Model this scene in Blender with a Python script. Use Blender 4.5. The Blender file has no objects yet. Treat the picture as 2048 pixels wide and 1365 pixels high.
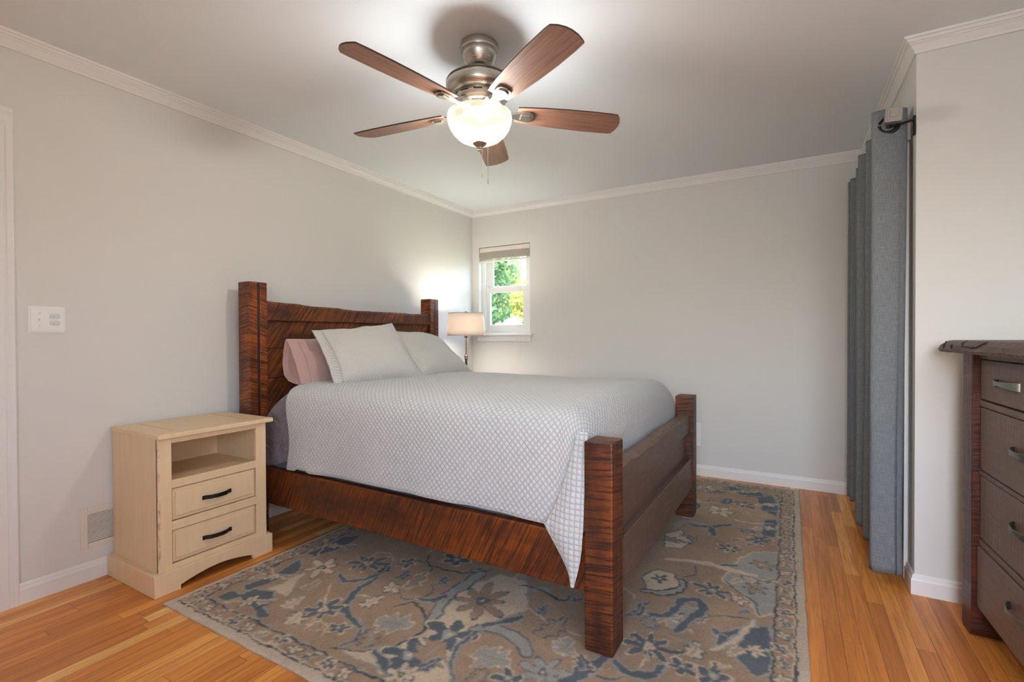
import bpy, bmesh, math, random
import numpy as np
from mathutils import Matrix, Vector, noise as mnoise

# ---------------------------------------------------------------- camera, sky, sun, big lights, exposure
sc = bpy.context.scene
COL = sc.collection
CH, LX, BY, CE = 1.147, -2.88, 4.21, 2.44          # camera height, left wall x, back wall y, ceiling z
RX, FY = 1.18, -1.30                               # right wall x, wall behind the camera
YAW, PITCH, ROLL = math.radians(29.782), math.radians(0.586), math.radians(-0.234)
fw = Vector((-math.sin(YAW)*math.cos(PITCH), math.cos(YAW)*math.cos(PITCH), -math.sin(PITCH)))
rt = Vector((math.cos(YAW), math.sin(YAW), 0)); up = rt.cross(fw)
rt2 = math.cos(ROLL)*rt + math.sin(ROLL)*up; up2 = rt2.cross(fw)
cam = bpy.data.cameras.new('camera'); cam.sensor_width = 36; cam.lens = 36*972.5/2048; cam.clip_start = .05
camo = bpy.data.objects.new('camera', cam); COL.objects.link(camo)
M = Matrix((rt2, up2, -fw)).transposed().to_4x4(); M.translation = (0, 0, CH)
camo.matrix_world = M
sc.camera = camo
sc.view_settings.view_transform = 'Standard'; sc.view_settings.look = 'None'
sc.view_settings.gamma = 1; sc.view_settings.use_curve_mapping = False
sc.view_settings.exposure = 0.37
sc.cycles.use_denoising = True
sc.cycles.max_bounces = 10; sc.cycles.diffuse_bounces = 6; sc.cycles.glossy_bounces = 4
sc.cycles.transparent_max_bounces = 12; sc.cycles.sample_clamp_indirect = 6
sc.cycles.caustics_reflective = False; sc.cycles.caustics_refractive = False

W = bpy.data.worlds.new('sky'); sc.world = W; W.use_nodes = True
nt = W.node_tree; bg = nt.nodes['Background']
sky = nt.nodes.new('ShaderNodeTexSky'); sky.sky_type = 'NISHITA'; sky.sun_disc = False
sky.sun_elevation = math.radians(48); sky.sun_rotation = math.radians(215); sky.altitude = 200; sky.dust_density = 4; sky.air_density = .8
nt.links.new(sky.outputs[0], bg.inputs[0]); bg.inputs[1].default_value = 3.3

def light(name, kind, loc, energy, color, rot=None, **k):
    l = bpy.data.lights.new(name, kind); l.energy = energy; l.color = color
    for a, v in k.items(): setattr(l, a, v)
    o = bpy.data.objects.new(name, l); COL.objects.link(o); o.location = loc
    if rot: o.rotation_euler = rot
    return o
light('sun', 'SUN', (0, 0, 8), 14.0, (1, .95, .86), (math.radians(-42), math.radians(-18), 0), angle=.01)
# fill lamps added outside two unseen windows, standing in for daylight
light('fill_side', 'AREA', (RX+.20, -.2, 1.6), 3, (.80, .90, 1.0), (0, math.radians(90), 0), shape='RECTANGLE', size=.9, size_y=.7)
light('fill_rear', 'AREA', (.45, FY-.60, 1.5), 38, (.66, .83, 1.0), (math.radians(90), 0, 0), shape='RECTANGLE', size=1.25, size_y=1.25)

for nm, loc, rot, sx, sy in (('portal_window', (-2.5, BY+.16, 1.61), (math.radians(-90), 0, 0), .60, .90), ('portal_side', (RX+.16, -.2, 1.6), (0, math.radians(90), 0), .9, .7), ('portal_rear', (.45, FY-.16, 1.5), (math.radians(90), 0, 0), 1.25, 1.25)):
    o = light(nm, 'AREA', loc, 1, (1, 1, 1), rot, shape='RECTANGLE', size=sx, size_y=sy); o.data.cycles.is_portal = True   # sky light is sampled through the panes

# ---------------------------------------------------------------- helpers
def lin(c): return c/12.92 if c <= .04045 else ((c+.055)/1.055)**2.4
def hx(h): return tuple(lin(int(h[i:i+2], 16)/255) for i in (0, 2, 4)) + (1,)

class MB:
    """collects shapes; build() links them as one mesh object"""
    def __init__(s): s.v = []; s.f = []; s.uv = None
    def add(s, vs, fs):
        n = len(s.v); s.v += [tuple(v) for v in vs]; s.f += [tuple(i+n for i in f) for f in fs]; return s
    def box(s, x0, x1, y0, y1, z0, z1):
        return s.add([(x, y, z) for z in (z0, z1) for y in (y0, y1) for x in (x0, x1)],
                     [(0, 2, 3, 1), (4, 5, 7, 6), (0, 1, 5, 4), (2, 6, 7, 3), (0, 4, 6, 2), (1, 3, 7, 5)])
    def prism(s, prof, a, b, ax='x'):
        """extrude a closed 2-D profile (counter-clockwise) along an axis from a to b"""
        n = len(prof)
        mk = {'x': lambda t, p: (t, p[0], p[1]), 'y': lambda t, p: (p[0], t, p[1]), 'z': lambda t, p: (p[0], p[1], t)}[ax]
        vs = [mk(a, p) for p in prof] + [mk(b, p) for p in prof]
        fs = [(i, (i+1) % n, n+(i+1) % n, n+i) for i in range(n)] + [tuple(range(n))[::-1], tuple(range(n, 2*n))]
        return s.add(vs, fs)
    def lathe(s, prof, cx=0, cy=0, n=40, cap=True):
        vs = []; fs = []; m = len(prof)
        for r, z in prof:
            for k in range(n):
                a = 2*math.pi*k/n; vs.append((cx+r*math.cos(a), cy+r*math.sin(a), z))
        for j in range(m-1):
            for k in range(n):
                k2 = (k+1) % n; fs.append((j*n+k, j*n+k2, (j+1)*n+k2, (j+1)*n+k))
        if cap:
            if prof[0][0] > 1e-5: fs.append(tuple(range(n))[::-1])
            if prof[-1][0] > 1e-5: fs.append(tuple((m-1)*n+k for k in range(n)))
        return s.add(vs, fs)
    def tube(s, pts, r, n=8, cap=True, flat=None):
        pts = [Vector(p) for p in pts]; vs = []; fs = []; m = len(pts)
        ref = Vector((0, 0, 1))
        for i, p in enumerate(pts):
            t = (pts[min(i+1, m-1)]-pts[max(i-1, 0)]).normalized()
            a = t.cross(ref)
            if a.length < .05: a = t.cross(Vector((1, 0, 0)))
            a.normalize(); b = a.cross(t)
            ra, rb = (r, r) if flat is None else flat
            if isinstance(r, (list, tuple)): ra = rb = r[i]
            for k in range(n):
                g = 2*math.pi*(k+.5)/n; vs.append(p + a*ra*math.cos(g) + b*rb*math.sin(g))
        for j in range(m-1):
            for k in range(n):
                k2 = (k+1) % n; fs.append((j*n+k, (j+1)*n+k, (j+1)*n+k2, j*n+k2))
        if cap: fs += [tuple(range(n)), tuple((m-1)*n+k for k in range(n))[::-1]]
        return s.add(vs, fs)
    def grid(s, fn, nu, nv, uvfn=None, closed=False):
        vs = [fn(i/(nu-1), j/(nv-1)) for j in range(nv) for i in range(nu)]
        fs = [(j*nu+i, j*nu+i+1, (j+1)*nu+i+1, (j+1)*nu+i) for j in range(nv-1) for i in range(nu-1)]
        if uvfn: s.uv = (s.uv or []) + [uvfn(i/(nu-1), j/(nv-1)) for j in range(nv) for i in range(nu)]
        return s.add(vs, fs)
    def build(s, name, mat, parent=None, smooth=False, bevel=0, solid=0, sub=0, seg=2, recalc=True):
        me = bpy.data.meshes.new(name); me.from_pydata(s.v, [], s.f); me.update()
        if recalc:
            b = bmesh.new(); b.from_mesh(me); bmesh.ops.recalc_face_normals(b, faces=b.faces); b.to_mesh(me); b.free()
        if s.uv:
            l = me.uv_layers.new(name='cloth'); vi = np.zeros(len(me.loops), np.int32); me.loops.foreach_get('vertex_index', vi)
            l.data.foreach_set('uv', np.array(s.uv, np.float32)[vi].ravel())
        o = bpy.data.objects.new(name, me); COL.objects.link(o)
        if mat: me.materials.append(mat)
        if parent: o.parent = parent
        if smooth:
            me.polygons.foreach_set('use_smooth', [True]*len(me.polygons))
            if smooth == 'auto': me.set_sharp_from_angle(angle=math.radians(38))
        if bevel:
            m = o.modifiers.new('bevel', 'BEVEL'); m.width = bevel; m.segments = seg; m.limit_method = 'ANGLE'; m.angle_limit = math.radians(40)
        if solid:
            m = o.modifiers.new('solid', 'SOLIDIFY'); m.thickness = solid; m.offset = -1
        if sub:
            m = o.modifiers.new('sub', 'SUBSURF'); m.levels = sub; m.render_levels = sub
        return o
def box(*a): return MB().box(*a)
def empty(name, loc=(0, 0, 0), rz=0):
    o = bpy.data.objects.new(name, None); COL.objects.link(o); o.location = loc; o.rotation_euler.z = rz; o.empty_display_size = .1
    return o
def tag(o, label, cat, group=None, kind=None):
    o['label'] = label; o['category'] = cat
    if group: o['group'] = group
    if kind: o['kind'] = kind
    return o
def struct(o, label=None):
    o['kind'] = 'structure'
    if label: o['label'] = label
    return o

# ---------------------------------------------------------------- materials
def mat(name, color=(.8, .8, .8, 1), rough=.5, metal=0, spec=.5, **k):
    m = bpy.data.materials.new(name); m.use_nodes = True
    b = m.node_tree.nodes['Principled BSDF']
    b.inputs['Base Color'].default_value = color; b.inputs['Roughness'].default_value = rough
    b.inputs['Metallic'].default_value = metal; b.inputs['Specular IOR Level'].default_value = spec
    for a, v in k.items(): b.inputs[a].default_value = v
    return m
class N:
    """small node-graph writer"""
    def __init__(s, m): s.t = m.node_tree; s.b = s.t.nodes.get('Principled BSDF'); s.o = s.t.nodes['Material Output']
    def n(s, typ, ins=None, **props):
        nd = s.t.nodes.new('ShaderNode'+typ)
        for a, v in props.items(): setattr(nd, a, v)
        for a, v in (ins or {}).items(): s.put(nd.inputs[a], v)
        return nd
    def put(s, sock, v):
        if isinstance(v, bpy.types.NodeSocket): s.t.links.new(v, sock)
        elif isinstance(v, bpy.types.Node): s.t.links.new(v.outputs[0], sock)
        else: sock.default_value = v
    def math(s, op, a, b=0., c=None):
        nd = s.n('Math', operation=op); s.put(nd.inputs[0], a); s.put(nd.inputs[1], b)
        if c is not None: s.put(nd.inputs[2], c)
        return nd.outputs[0]
    def coord(s, which='Object', scale=(1, 1, 1), rot=(0, 0, 0), loc=(0, 0, 0)):
        tc = s.n('TexCoord'); mp = s.n('Mapping', {0: tc.outputs[which], 'Scale': scale, 'Rotation': rot, 'Location': loc}); return mp.outputs[0]
    def noise(s, vec, scale, detail=4, rough=.55, dist=0):
        return s.n('TexNoise', {'Vector': vec, 'Scale': scale, 'Detail': detail, 'Roughness': rough, 'Distortion': dist}).outputs[0]
    def ramp(s, f, *st, interp='LINEAR'):
        r = s.n('ValToRGB', {0: f}); r.color_ramp.interpolation = interp
        e = r.color_ramp.elements
        while len(e) < len(st): e.new(.5)
        for q, (p, c) in zip(e, st): q.position = p; q.color = c if len(c) == 4 else (*c, 1)
        return r.outputs[0]
    def mix(s, f, a, b, mode='MIX'):
        nd = s.n('Mix', data_type='RGBA', blend_type=mode); s.put(nd.inputs[0], f); s.put(nd.inputs[6], a); s.put(nd.inputs[7], b); return nd.outputs[2]
    def bump(s, h, dist=.002, strength=1., prev=None):
        nd = s.n('Bump', {'Height': h, 'Distance': dist, 'Strength': strength})
        if prev: s.put(nd.inputs['Normal'], prev)
        return nd.outputs[0]
    def out(s, color=None, normal=None, rough=None):
        if color is not None: s.put(s.b.inputs['Base Color'], color)
        if normal is not None: s.put(s.b.inputs['Normal'], normal)
        if rough is not None: s.put(s.b.inputs['Roughness'], rough)
G = lambda v: (v, v, v, 1)

def paint(name, h, rough=.55, tex=.0006):
    m = mat(name, hx(h), rough, spec=.3); n = N(m); c = n.coord()
    n.out(normal=n.bump(n.noise(c, 170, 3), tex, .6)); return m

def rough_wood(name, axis, dark='2a1710', mid='4a2413', light='8f4a1c', scale=60, amt=.5, slant=.25, rough=.42, grainy=True):
    """rough-sawn dark stained timber: saw marks repeat along one axis, lighter where the stain wore off"""
    m = mat(name, hx(dark), rough, spec=.4); n = N(m)
    sl = {'x': (0, -slant, 0), 'z': (slant, slant*.6, 0), 'y': (slant, 0, 0)}[axis]
    c = n.coord(rot=sl)
    dist = n.noise(c, 5.5, 3)
    sep = n.n('SeparateXYZ', {0: c}); a = sep.outputs['xyz'.index(axis)]
    a2 = n.math('ADD', a, n.math('MULTIPLY', dist, .07))
    w = n.math('ADD', n.math('MULTIPLY', n.math('SINE', n.math('MULTIPLY', a2, scale*6.283)), .5), .5)
    w2 = n.math('ADD', n.math('MULTIPLY', n.math('SINE', n.math('MULTIPLY', a2, scale*2.31*6.283)), .5), .5)
    st = {'x': (3, 9, 9), 'y': (9, 3, 9), 'z': (9, 9, 3)}[axis]
    patch = n.noise(n.coord(scale=st, loc=(3.1, 1.7, .4)), 1.1, 4, .6)
    fs = {'x': (4, 60, 60), 'y': (60, 4, 60), 'z': (60, 60, 4)}[axis]
    grain = n.noise(n.coord(scale=fs), 1.6, 5, .65)
    sw = n.noise(n.coord(scale=(22, 22, 22)), 1.8, 3, .6)
    ss = {'x': (scale*1.5, 7, 5), 'y': (7, scale*1.5, 5), 'z': (7, 5, scale*1.5)}[axis]
    stk = n.noise(n.n('Mapping', {0: c, 'Scale': ss}).outputs[0], 1.0, 3, .6, .25)
    stk = n.ramp(stk, (.40, G(0)), (.60, G(1)))
    mk = n.math('MULTIPLY', n.math('ADD', n.math('MULTIPLY', stk, .72), n.math('MULTIPLY', n.math('MULTIPLY', w, w2), .28)), n.math('ADD', sw, .5))
    f = n.math('MULTIPLY', mk, n.math('MULTIPLY', n.math('SUBTRACT', patch, .30), 4.2))
    f = n.math('MULTIPLY', n.math('MINIMUM', n.math('MAXIMUM', f, 0.), 1.), amt*1.7)
    base = n.mix(grain, hx(dark), hx(mid))
    col = n.mix(n.math('MINIMUM', f, 1.), base, hx(light))
    bp = n.bump(n.math('ADD', n.math('MULTIPLY', mk, .7), n.math('MULTIPLY', grain, .5)), .0016, .7)
    n.out(col, bp, n.ramp(grain, (.3, G(rough-.08)), (.7, G(rough+.14)))); return m

def quilt(name, h, period=.029, depth=.0032, rib=False, wrinkle=.006):
    m = mat(name, hx(h), .85, spec=.2, **{'Sheen Weight': .25, 'Sheen Roughness': .5}); n = N(m)
    u = n.n('UVMap', uv_map='cloth').outputs[0]
    sep = n.n('SeparateXYZ', {0: u}); x, y = sep.outputs[0], sep.outputs[1]
    k = math.pi/period
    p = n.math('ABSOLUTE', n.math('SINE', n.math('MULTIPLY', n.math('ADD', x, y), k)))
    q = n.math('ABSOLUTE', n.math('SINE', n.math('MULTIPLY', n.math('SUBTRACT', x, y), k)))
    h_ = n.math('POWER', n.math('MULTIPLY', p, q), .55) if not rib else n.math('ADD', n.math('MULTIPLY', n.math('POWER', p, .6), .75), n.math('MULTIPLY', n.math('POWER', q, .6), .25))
    nz = n.noise(n.coord(), 900, 2)
    b1 = n.bump(n.noise(n.coord(), 7, 3, .5, .6), wrinkle, .5)
    b2 = n.bump(n.math('ADD', h_, n.math('MULTIPLY', nz, .12)), depth, 1., b1)
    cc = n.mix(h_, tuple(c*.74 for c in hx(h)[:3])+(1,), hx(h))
    n.out(cc, b2); return m

def cloth(name, h, h2=None, weave=500, wr=7, wd=.012, sheen=.2):
    m = mat(name, hx(h), .9, spec=.15, **{'Sheen Weight': sheen}); n = N(m)
    nz = n.noise(n.coord(), weave, 2)
    b = n.bump(n.noise(n.coord(), wr, 4, .5, .8), wd, .6)
    n.out(n.mix(n.noise(n.coord(), 14, 4), hx(h), hx(h2 or h)), n.bump(nz, .0006, .6, b)); return m

def brushed(name, h, rough=.3, metal=1.0):
    m = mat(name, hx(h), rough, metal); n = N(m)
    g = n.noise(n.coord(scale=(1, 1, 160)), 5, 3)
    n.out(rough=n.ramp(g, (.3, G(rough-.08)), (.7, G(rough+.12)))); return m

WALL = paint('wall_paint', 'd5d3cd'); CEIL = paint('ceiling_paint', 'e1e6e9', .7)
TRIM = paint('trim_paint', 'e2e0dc', .35, .0002)
NICK = brushed('brushed_nickel', 'b9b3a8', .30)
BLACK = mat('blackened_metal', hx('2b2826'), .45, .7)
WHITEP = mat('white_plastic', hx('e9e9e6'), .3)
GLASS = bpy.data.materials.new('window_glass'); GLASS.use_nodes = True
_n = N(GLASS); _t = _n.n('BsdfTransparent'); _g = _n.n('BsdfGlossy', {'Roughness': .02}); _m = _n.n('MixShader', {0: .05, 1: _t.outputs[0], 2: _g.outputs[0]})
_n.t.links.new(_m.outputs[0], _n.o.inputs[0])

# ---------------------------------------------------------------- setting: floor, walls, trim
FLOOR = mat('oak_strip_floor', hx('b5702f'), .33, spec=.45); n = N(FLOOR)
c = n.coord(); sp = n.n('SeparateXYZ', {0: c})
r_ = n.math('MULTIPLY', sp.outputs[0], 1/.0575); row = n.math('FLOOR', r_)
rr = n.n('TexWhiteNoise', {'W': row}, noise_dimensions='1D').outputs[0]
al = n.math('ADD', n.math('MULTIPLY', sp.outputs[1], 1/.95), n.math('MULTIPLY', rr, 9.7)); idx = n.math('FLOOR', al)
cmb = n.n('CombineXYZ', {0: row, 1: idx})
rid = n.n('TexWhiteNoise', {'Vector': cmb.outputs[0]}, noise_dimensions='2D')
off = n.n('CombineXYZ', {0: n.math('MULTIPLY', rid.outputs[0], 37.), 1: n.math('MULTIPLY', rr, 11.)})
gv = n.n('VectorMath', {0: c, 1: off.outputs[0]}, operation='ADD').outputs[0]
gv1 = n.n('Mapping', {0: gv, 'Scale': (34, 1.6, 1)}).outputs[0]; gv2 = n.n('Mapping', {0: gv, 'Scale': (160, 5, 1)}).outputs[0]
g1 = n.noise(gv1, 1.3, 4, .6, 1.2); g2 = n.noise(gv2, 1.5, 3)
tone = n.ramp(rid.outputs[0], (0, hx('bc7236')), (.28, hx('d6863e')), (.6, hx('e69648')), (.86, hx('f2ac5c')), (1, hx('f8c67c')))
col = n.mix(n.ramp(g1, (.42, G(0)), (.72, G(.55))), tone, hx('8a4a1a'))
col = n.mix(n.ramp(g2, (.45, G(0)), (.8, G(.35))), col, hx('7a4218'))
fr = n.math('FRACT', r_); e1 = n.math('MINIMUM', fr, n.math('SUBTRACT', 1., fr))
fa = n.math('FRACT', al); e2 = n.math('MULTIPLY', n.math('MINIMUM', fa, n.math('SUBTRACT', 1., fa)), 16.)
ed = n.ramp(n.math('MINIMUM', e1, e2), (.0, G(0)), (.028, G(1)))
col = n.mix(ed, n.mix(.75, col, hx('4a2810')), col)
n.out(col, n.bump(n.math('ADD', ed, n.math('MULTIPLY', g1, .15)), .0008, .5), n.ramp(g1, (.3, G(.28)), (.7, G(.40))))

struct(box(LX-.15, RX+.15, FY-.15, BY+.15, -.12, 0).build('floor', FLOOR))
struct(box(LX-.15, RX+.15, FY-.15, BY+.15, CE, CE+.12).build('ceiling', CEIL))
WX0, WX1, WZ0, WZ1 = -2.80, -2.205, 1.165, 2.06
T = .15
b = MB(); b.box(LX-T, WX0, BY, BY+T, 0, CE); b.box(WX1, RX+T, BY, BY+T, 0, CE); b.box(WX0, WX1, BY, BY+T, 0, WZ0); b.box(WX0, WX1, BY, BY+T, WZ1, CE)
struct(b.build('wall_back', WALL))
D0, D1, DH = -.22, .665, 2.04
b = MB(); b.box(LX-T, LX, D1, BY, 0, CE); b.box(LX-T, LX, FY, D0, 0, CE); b.box(LX-T, LX, D0, D1, DH, CE)
struct(b.build('wall_left', WALL))
b = MB(); b.box(LX, -.18, FY-T, FY, 0, CE); b.box(1.08, RX, FY-T, FY, 0, CE); b.box(-.18, 1.08, FY-T, FY, 0, .87); b.box(-.18, 1.08, FY-T, FY, 2.12, CE)
struct(b.build('wall_rear', WALL))
b = MB(); b.box(RX, RX+T, FY, -.55, 0, CE); b.box(RX, RX+T, .15, 2.86, 0, CE); b.box(RX, RX+T, -.55, .15, 0, 1.15); b.box(RX, RX+T, -.55, .15, 2.05, CE)
struct(b.build('wall_right', WALL))
CX, AY = .478, 2.742
struct(box(CX, RX, AY, AY+.11, 0, CE).build('wall_alcove', WALL))
b = MB(); b.box(CX, CX+.11, AY+.11, 2.95, 0, CE); b.box(CX, CX+.11, 4.06, BY, 0, CE); b.box(CX, CX+.11, 2.95, 4.06, 2.04, CE)
struct(b.build('wall_closet', WALL))

def base_prof(h=.088, t=.014):       # (outward, up)
    return [(0, 0), (t, 0), (t, h-.026), (t*.72, h-.017), (t*.62, h-.008), (t*.28, h), (0, h)]
def run(prof, p, q, nrm, z=0, m0=0, m1=0):
    """moulding between floor points p and q; nrm points into the room; m = mitre (-1 inside corner, +1 outside corner)"""
    p = Vector((*p, 0)); q = Vector((*q, 0)); nr = Vector((*nrm, 0)); d = (q-p).normalized()
    vs = [p + nr*a - d*a*m0 + Vector((0, 0, z+h)) for a, h in prof] + [q + nr*a + d*a*m1 + Vector((0, 0, z+h)) for a, h in prof]
    k = len(prof)
    return MB().add(vs, [(i, (i+1) % k, k+(i+1) % k, k+i) for i in range(k)] + [tuple(range(k))[::-1], tuple(range(k, 2*k))])
bp = base_prof()
struct(run(bp, (LX, .749), (LX, BY), (1, 0), 0, 0, -1).build('baseboard_left', TRIM))
struct(run(bp, (LX, BY), (CX, BY), (0, -1), 0, -1, -1).build('baseboard_back', TRIM))
struct(run(bp, (CX, AY), (RX, AY), (0, -1), 0, 1, -1).build('baseboard_alcove', TRIM))
struct(run(bp, (CX, AY), (CX, 2.87), (-1, 0), 0, 1, 0).build('baseboard_closet', TRIM))
cp = [(0, -.066), (.009, -.066), (.009, -.056), (.013, -.050), (.024, -.034), (.030, -.029), (.030, -.023), (.036, -.023), (.040, -.015), (.040, -.010), (.047, -.010), (.050, 0), (0, 0)]
for i, (p, q, nr, a, b_) in enumerate([((LX, FY), (LX, BY), (1, 0), -1, -1), ((LX, BY), (CX, BY), (0, -1), -1, -1),
                                       ((CX, BY), (CX, AY), (-1, 0), -1, 1), ((CX, AY), (RX, AY), (0, -1), 1, -1), ((RX, AY), (RX, FY), (-1, 0), -1, -1)]):
    struct(run(cp, p, q, nr, CE, a, b_).build('trim_%d' % (i+1), TRIM))

# bedroom door in the left wall, only its casing shows
d = struct(empty('door_1', (LX, D1, 0)))
cas = [(0, 0), (.011, 0), (.013, .012), (.016, .02), (.016, .05), (.013, .056), (.017, .062), (.017, .080), (.014, .084), (0, .084)]
b = MB(); b.prism([(a, y) for a, y in cas], 0, DH, 'z')
b.prism([(a, -(D1-D0)-y) for a, y in cas][::-1], 0, DH, 'z')
b.prism([(a, DH+h) for a, h in cas][::-1], -(D1-D0)-.084, .084, 'y')
b.build('door_casing', TRIM, d)
b = MB(); b.box(-T, -.0, -.018, -.001, 0, DH); b.box(-T, 0, -(D1-D0)+.001, -(D1-D0)+.018, 0, DH); b.box(-T, 0, -(D1-D0)+.018, -.018, DH-.018, DH-.001)
b.build('door_jamb', TRIM, d)
b = MB(); b.box(-.06, -.022, -(D1-D0)+.021, -.021, .008, DH-.021)
for z0, z1 in ((.2, .9), (1.05, 1.85)):
    for y0, y1 in ((-.40, -.12), (-.76, -.48)): b.box(-.024, -.016, y0, y1, z0, z1)
leafo = b.build('door_leaf', TRIM, d, bevel=.004)
MB().lathe([(.012, 0), (.012, .03), (.026, .035), (.028, .055), (.018, .065), (0, .066)], 0, 0, 20).build('door_knob', NICK, leafo, smooth='auto').matrix_local = Matrix.Translation((-.022, -.80, .95)) @ Matrix.Rotation(math.pi/2, 4, 'Y')

# closet opening behind the curtain
d = struct(empty('door_2', (CX, 2.95, 0)))
b = MB(); b.box(-.016, 0, -.075, 0, 0, 2.04); b.box(-.016, 0, 1.11, 1.185, 0, 2.04); b.box(-.02, 0, -.105, 1.2, 2.04, 2.115)
b.build('door_casing', TRIM, d, bevel=.003)
b = MB(); b.box(.035, .07, .004, 1.106, .01, 2.036)
b.build('door_leaf', TRIM, d)

# the small sash window
w = struct(empty('window_1', (WX0, BY, WZ0)))
ww, wh = WX1-WX0, WZ1-WZ0
def fr(x0, x1, z0, z1, l, r, t, bt, y0, y1):
    b = MB(); b.box(x0, x0+l, y0, y1, z0, z1); b.box(x1-r, x1, y0, y1, z0, z1); b.box(x0+l, x1-r, y0, y1, z1-t, z1); b.box(x0+l, x1-r, y0, y1, z0, z0+bt); return b
f = fr(0, ww, 0, wh, .022, .022, .02, .02, .055, .15)
for x in (.022, ww-.034): f.box(x, x+.012, .062, .074, .02, wh-.02); f.box(x, x+.012, .112, .122, .02, wh-.02)
f.build('window_frame', TRIM, w, bevel=.002)
us = fr(.034, ww-.034, .455, wh-.02, .066, .074, .05, .045, .118, .142).build('upper_sash', TRIM, w, bevel=.003)
box(.095, ww-.10, .128, .132, .49, wh-.06).build('glass_pane', GLASS, us)
ls = fr(.034, ww-.034, .02, .49, .052, .088, .060, .078, .080, .108)
ls.box(.2, .26, .07, .085, .475, .488)
ls = ls.build('lower_sash', TRIM, w, bevel=.003)
box(.08, ww-.115, .092, .096, .09, .44).build('glass_pane', GLASS, ls)
MB().box(-.032, ww+.03, -.032, .0, -.016, .004).box(.001, ww-.001, -.001, .056, -.016, .004).build('window_stool', TRIM, w, bevel=.004)
box(-.016, ww+.012, -.013, 0, -.072, -.016).build('window_apron', TRIM, w, bevel=.003)

# unseen windows, added and sized for the fill light they let in
for i, (loc, rz, L_, H_) in enumerate((((RX, -.55, 1.15), math.pi/2, .70, .90), ((1.08, FY, .87), math.pi, 1.26, 1.25))):
    w = struct(empty('window_%d' % (i+2), loc, rz))
    fr(0, L_, 0, H_, .05, .05, .05, .05, -.12, -.06).build('window_frame', TRIM, w)
    MB().box(L_/2-.02, L_/2+.02, -.11, -.07, .05, H_-.05).build('window_mullion', TRIM, w)
    b = MB(); b.box(-.07, 0, 0, .016, -.07, H_+.07); b.box(L_, L_+.07, 0, .016, -.07, H_+.07); b.box(0, L_, 0, .016, H_, H_+.07); b.box(0, L_, 0, .03, -.07, 0)
    b.build('window_casing', TRIM, w)

# ---------------------------------------------------------------- bed
BED = (-.537, 1.640, 0); BRZ = math.radians(-.6)
def bedspace(o): o.location = BED; o.rotation_euler.z = BRZ; return o
def bw(x, y, z): return Matrix.Translation(BED) @ Matrix.Rotation(BRZ, 4, 'Z') @ Vector((x, y, z))
PW = rough_wood('sawn_post_timber', 'z', light='a8561c', scale=66, amt=.50, slant=.30)
PWF = rough_wood('sawn_foot_timber', 'z', dark='21130e', mid='3a1e14', light='964c1a', scale=70, amt=.33, slant=.16)
RW = rough_wood('sawn_rail_timber', 'x', light='94480f', scale=72, amt=.40, slant=.45)
HW = rough_wood('sawn_plank_timber', 'y', dark='2c1811', mid='4b2616', light='96521f', scale=50, amt=.5, slant=.6)
FW_ = rough_wood('daylit_plank_timber', 'y', dark='54443c', mid='6f5b50', light='845a40', scale=45, amt=.22, slant=.0, rough=.4)  # cool daylight on the foot end is put into this lighter grey
LIVE = rough_wood('live_edge_timber', 'y', dark='33221b', mid='55392c', light='7d4c2c', scale=18, amt=.3, slant=0, rough=.5)
bed = tag(empty('bed', BED, BRZ), 'dark rough-sawn timber bed with square posts and plank headboard', 'bed')
def post_mb(x0, x1, y0, y1, z0, z1, groove=False):
    if not groove: return box(x0, x1, y0, y1, z0, z1)
    a, b_ = y0+(y1-y0)*.46, y0+(y1-y0)*.60
    pr = [(x0, y0), (x1, y0), (x1, a), (x1-.007, a+.002), (x1-.007, b_-.002), (x1, b_), (x1, y1), (x0, y1)]
    return MB().prism(pr, z0, z1, 'z')
HX = -2.152                                    # front of the headboard posts
post_mb(HX-.105, HX, .006, .118, 0, 1.468, True).build('post', PW, bed, bevel=.006)
post_mb(HX-.105, HX, 1.600, 1.712, 0, 1.468, True).build('post', PW, bed, bevel=.006)
post_mb(-.107, 0, 0, .121, .013, .768).build('post', PWF, bed, bevel=.006)
post_mb(-.107, 0, 1.522, 1.640, .013, .768).build('post', PWF, bed, bevel=.006)
SHADEW = rough_wood('groove_shade', 'z', dark='24150f', mid='38201a', light='4a2a1c', scale=30, amt=.3, slant=0)  # dark strip stands in for the shade inside the post groove
for y0, y1 in ((.006, .118), (1.600, 1.712)): box(HX-.008, HX-.0015, y0+(y1-y0)*.47, y0+(y1-y0)*.59, .002, 1.462).build('shade_strip', SHADEW, bed)
random.seed(4)
def live_board(x0, x1, y0, y1, z0, zt, amp, seed, inset=.012, n=60):
    """a plank whose upper edge keeps the wavy, bark-side outline"""
    b = MB(); vs = []; fs = []
    for i in range(n+1):
        t = i/n; y = y0+(y1-y0)*t
        z = zt(t) + amp*mnoise.noise(Vector((t*7+seed, seed, 0))) + amp*.5*mnoise.noise(Vector((t*23+seed, 3, 1)))
        q = inset*(.8+.9*mnoise.noise(Vector((t*11, seed, 5))))
        zf = z-.012-.006*mnoise.noise(Vector((t*17, seed, 9)))
        vs += [(x0, y, z0), (x1, y, z0), (x1, y, zf), (x1-q, y, z), (x0+q*.4, y, z+.003), (x0, y, z-.006)]
    for i in range(n):
        for k in range(6): fs.append((i*6+k, i*6+(k+1) % 6, i*6+6+(k+1) % 6, i*6+6+k))
    fs += [tuple(range(6))[::-1], tuple(n*6+k for k in range(6))]
    return b.add(vs, fs)
live_board(HX-.075, HX-.004, .117, 1.601, 1.248, lambda t: 1.362-.030*math.sin(min(t*1.6, 1)*math.pi/2)+.008*max(0, t-.6), .006, 2.3).build('headboard_rail', HW, bed)
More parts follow.
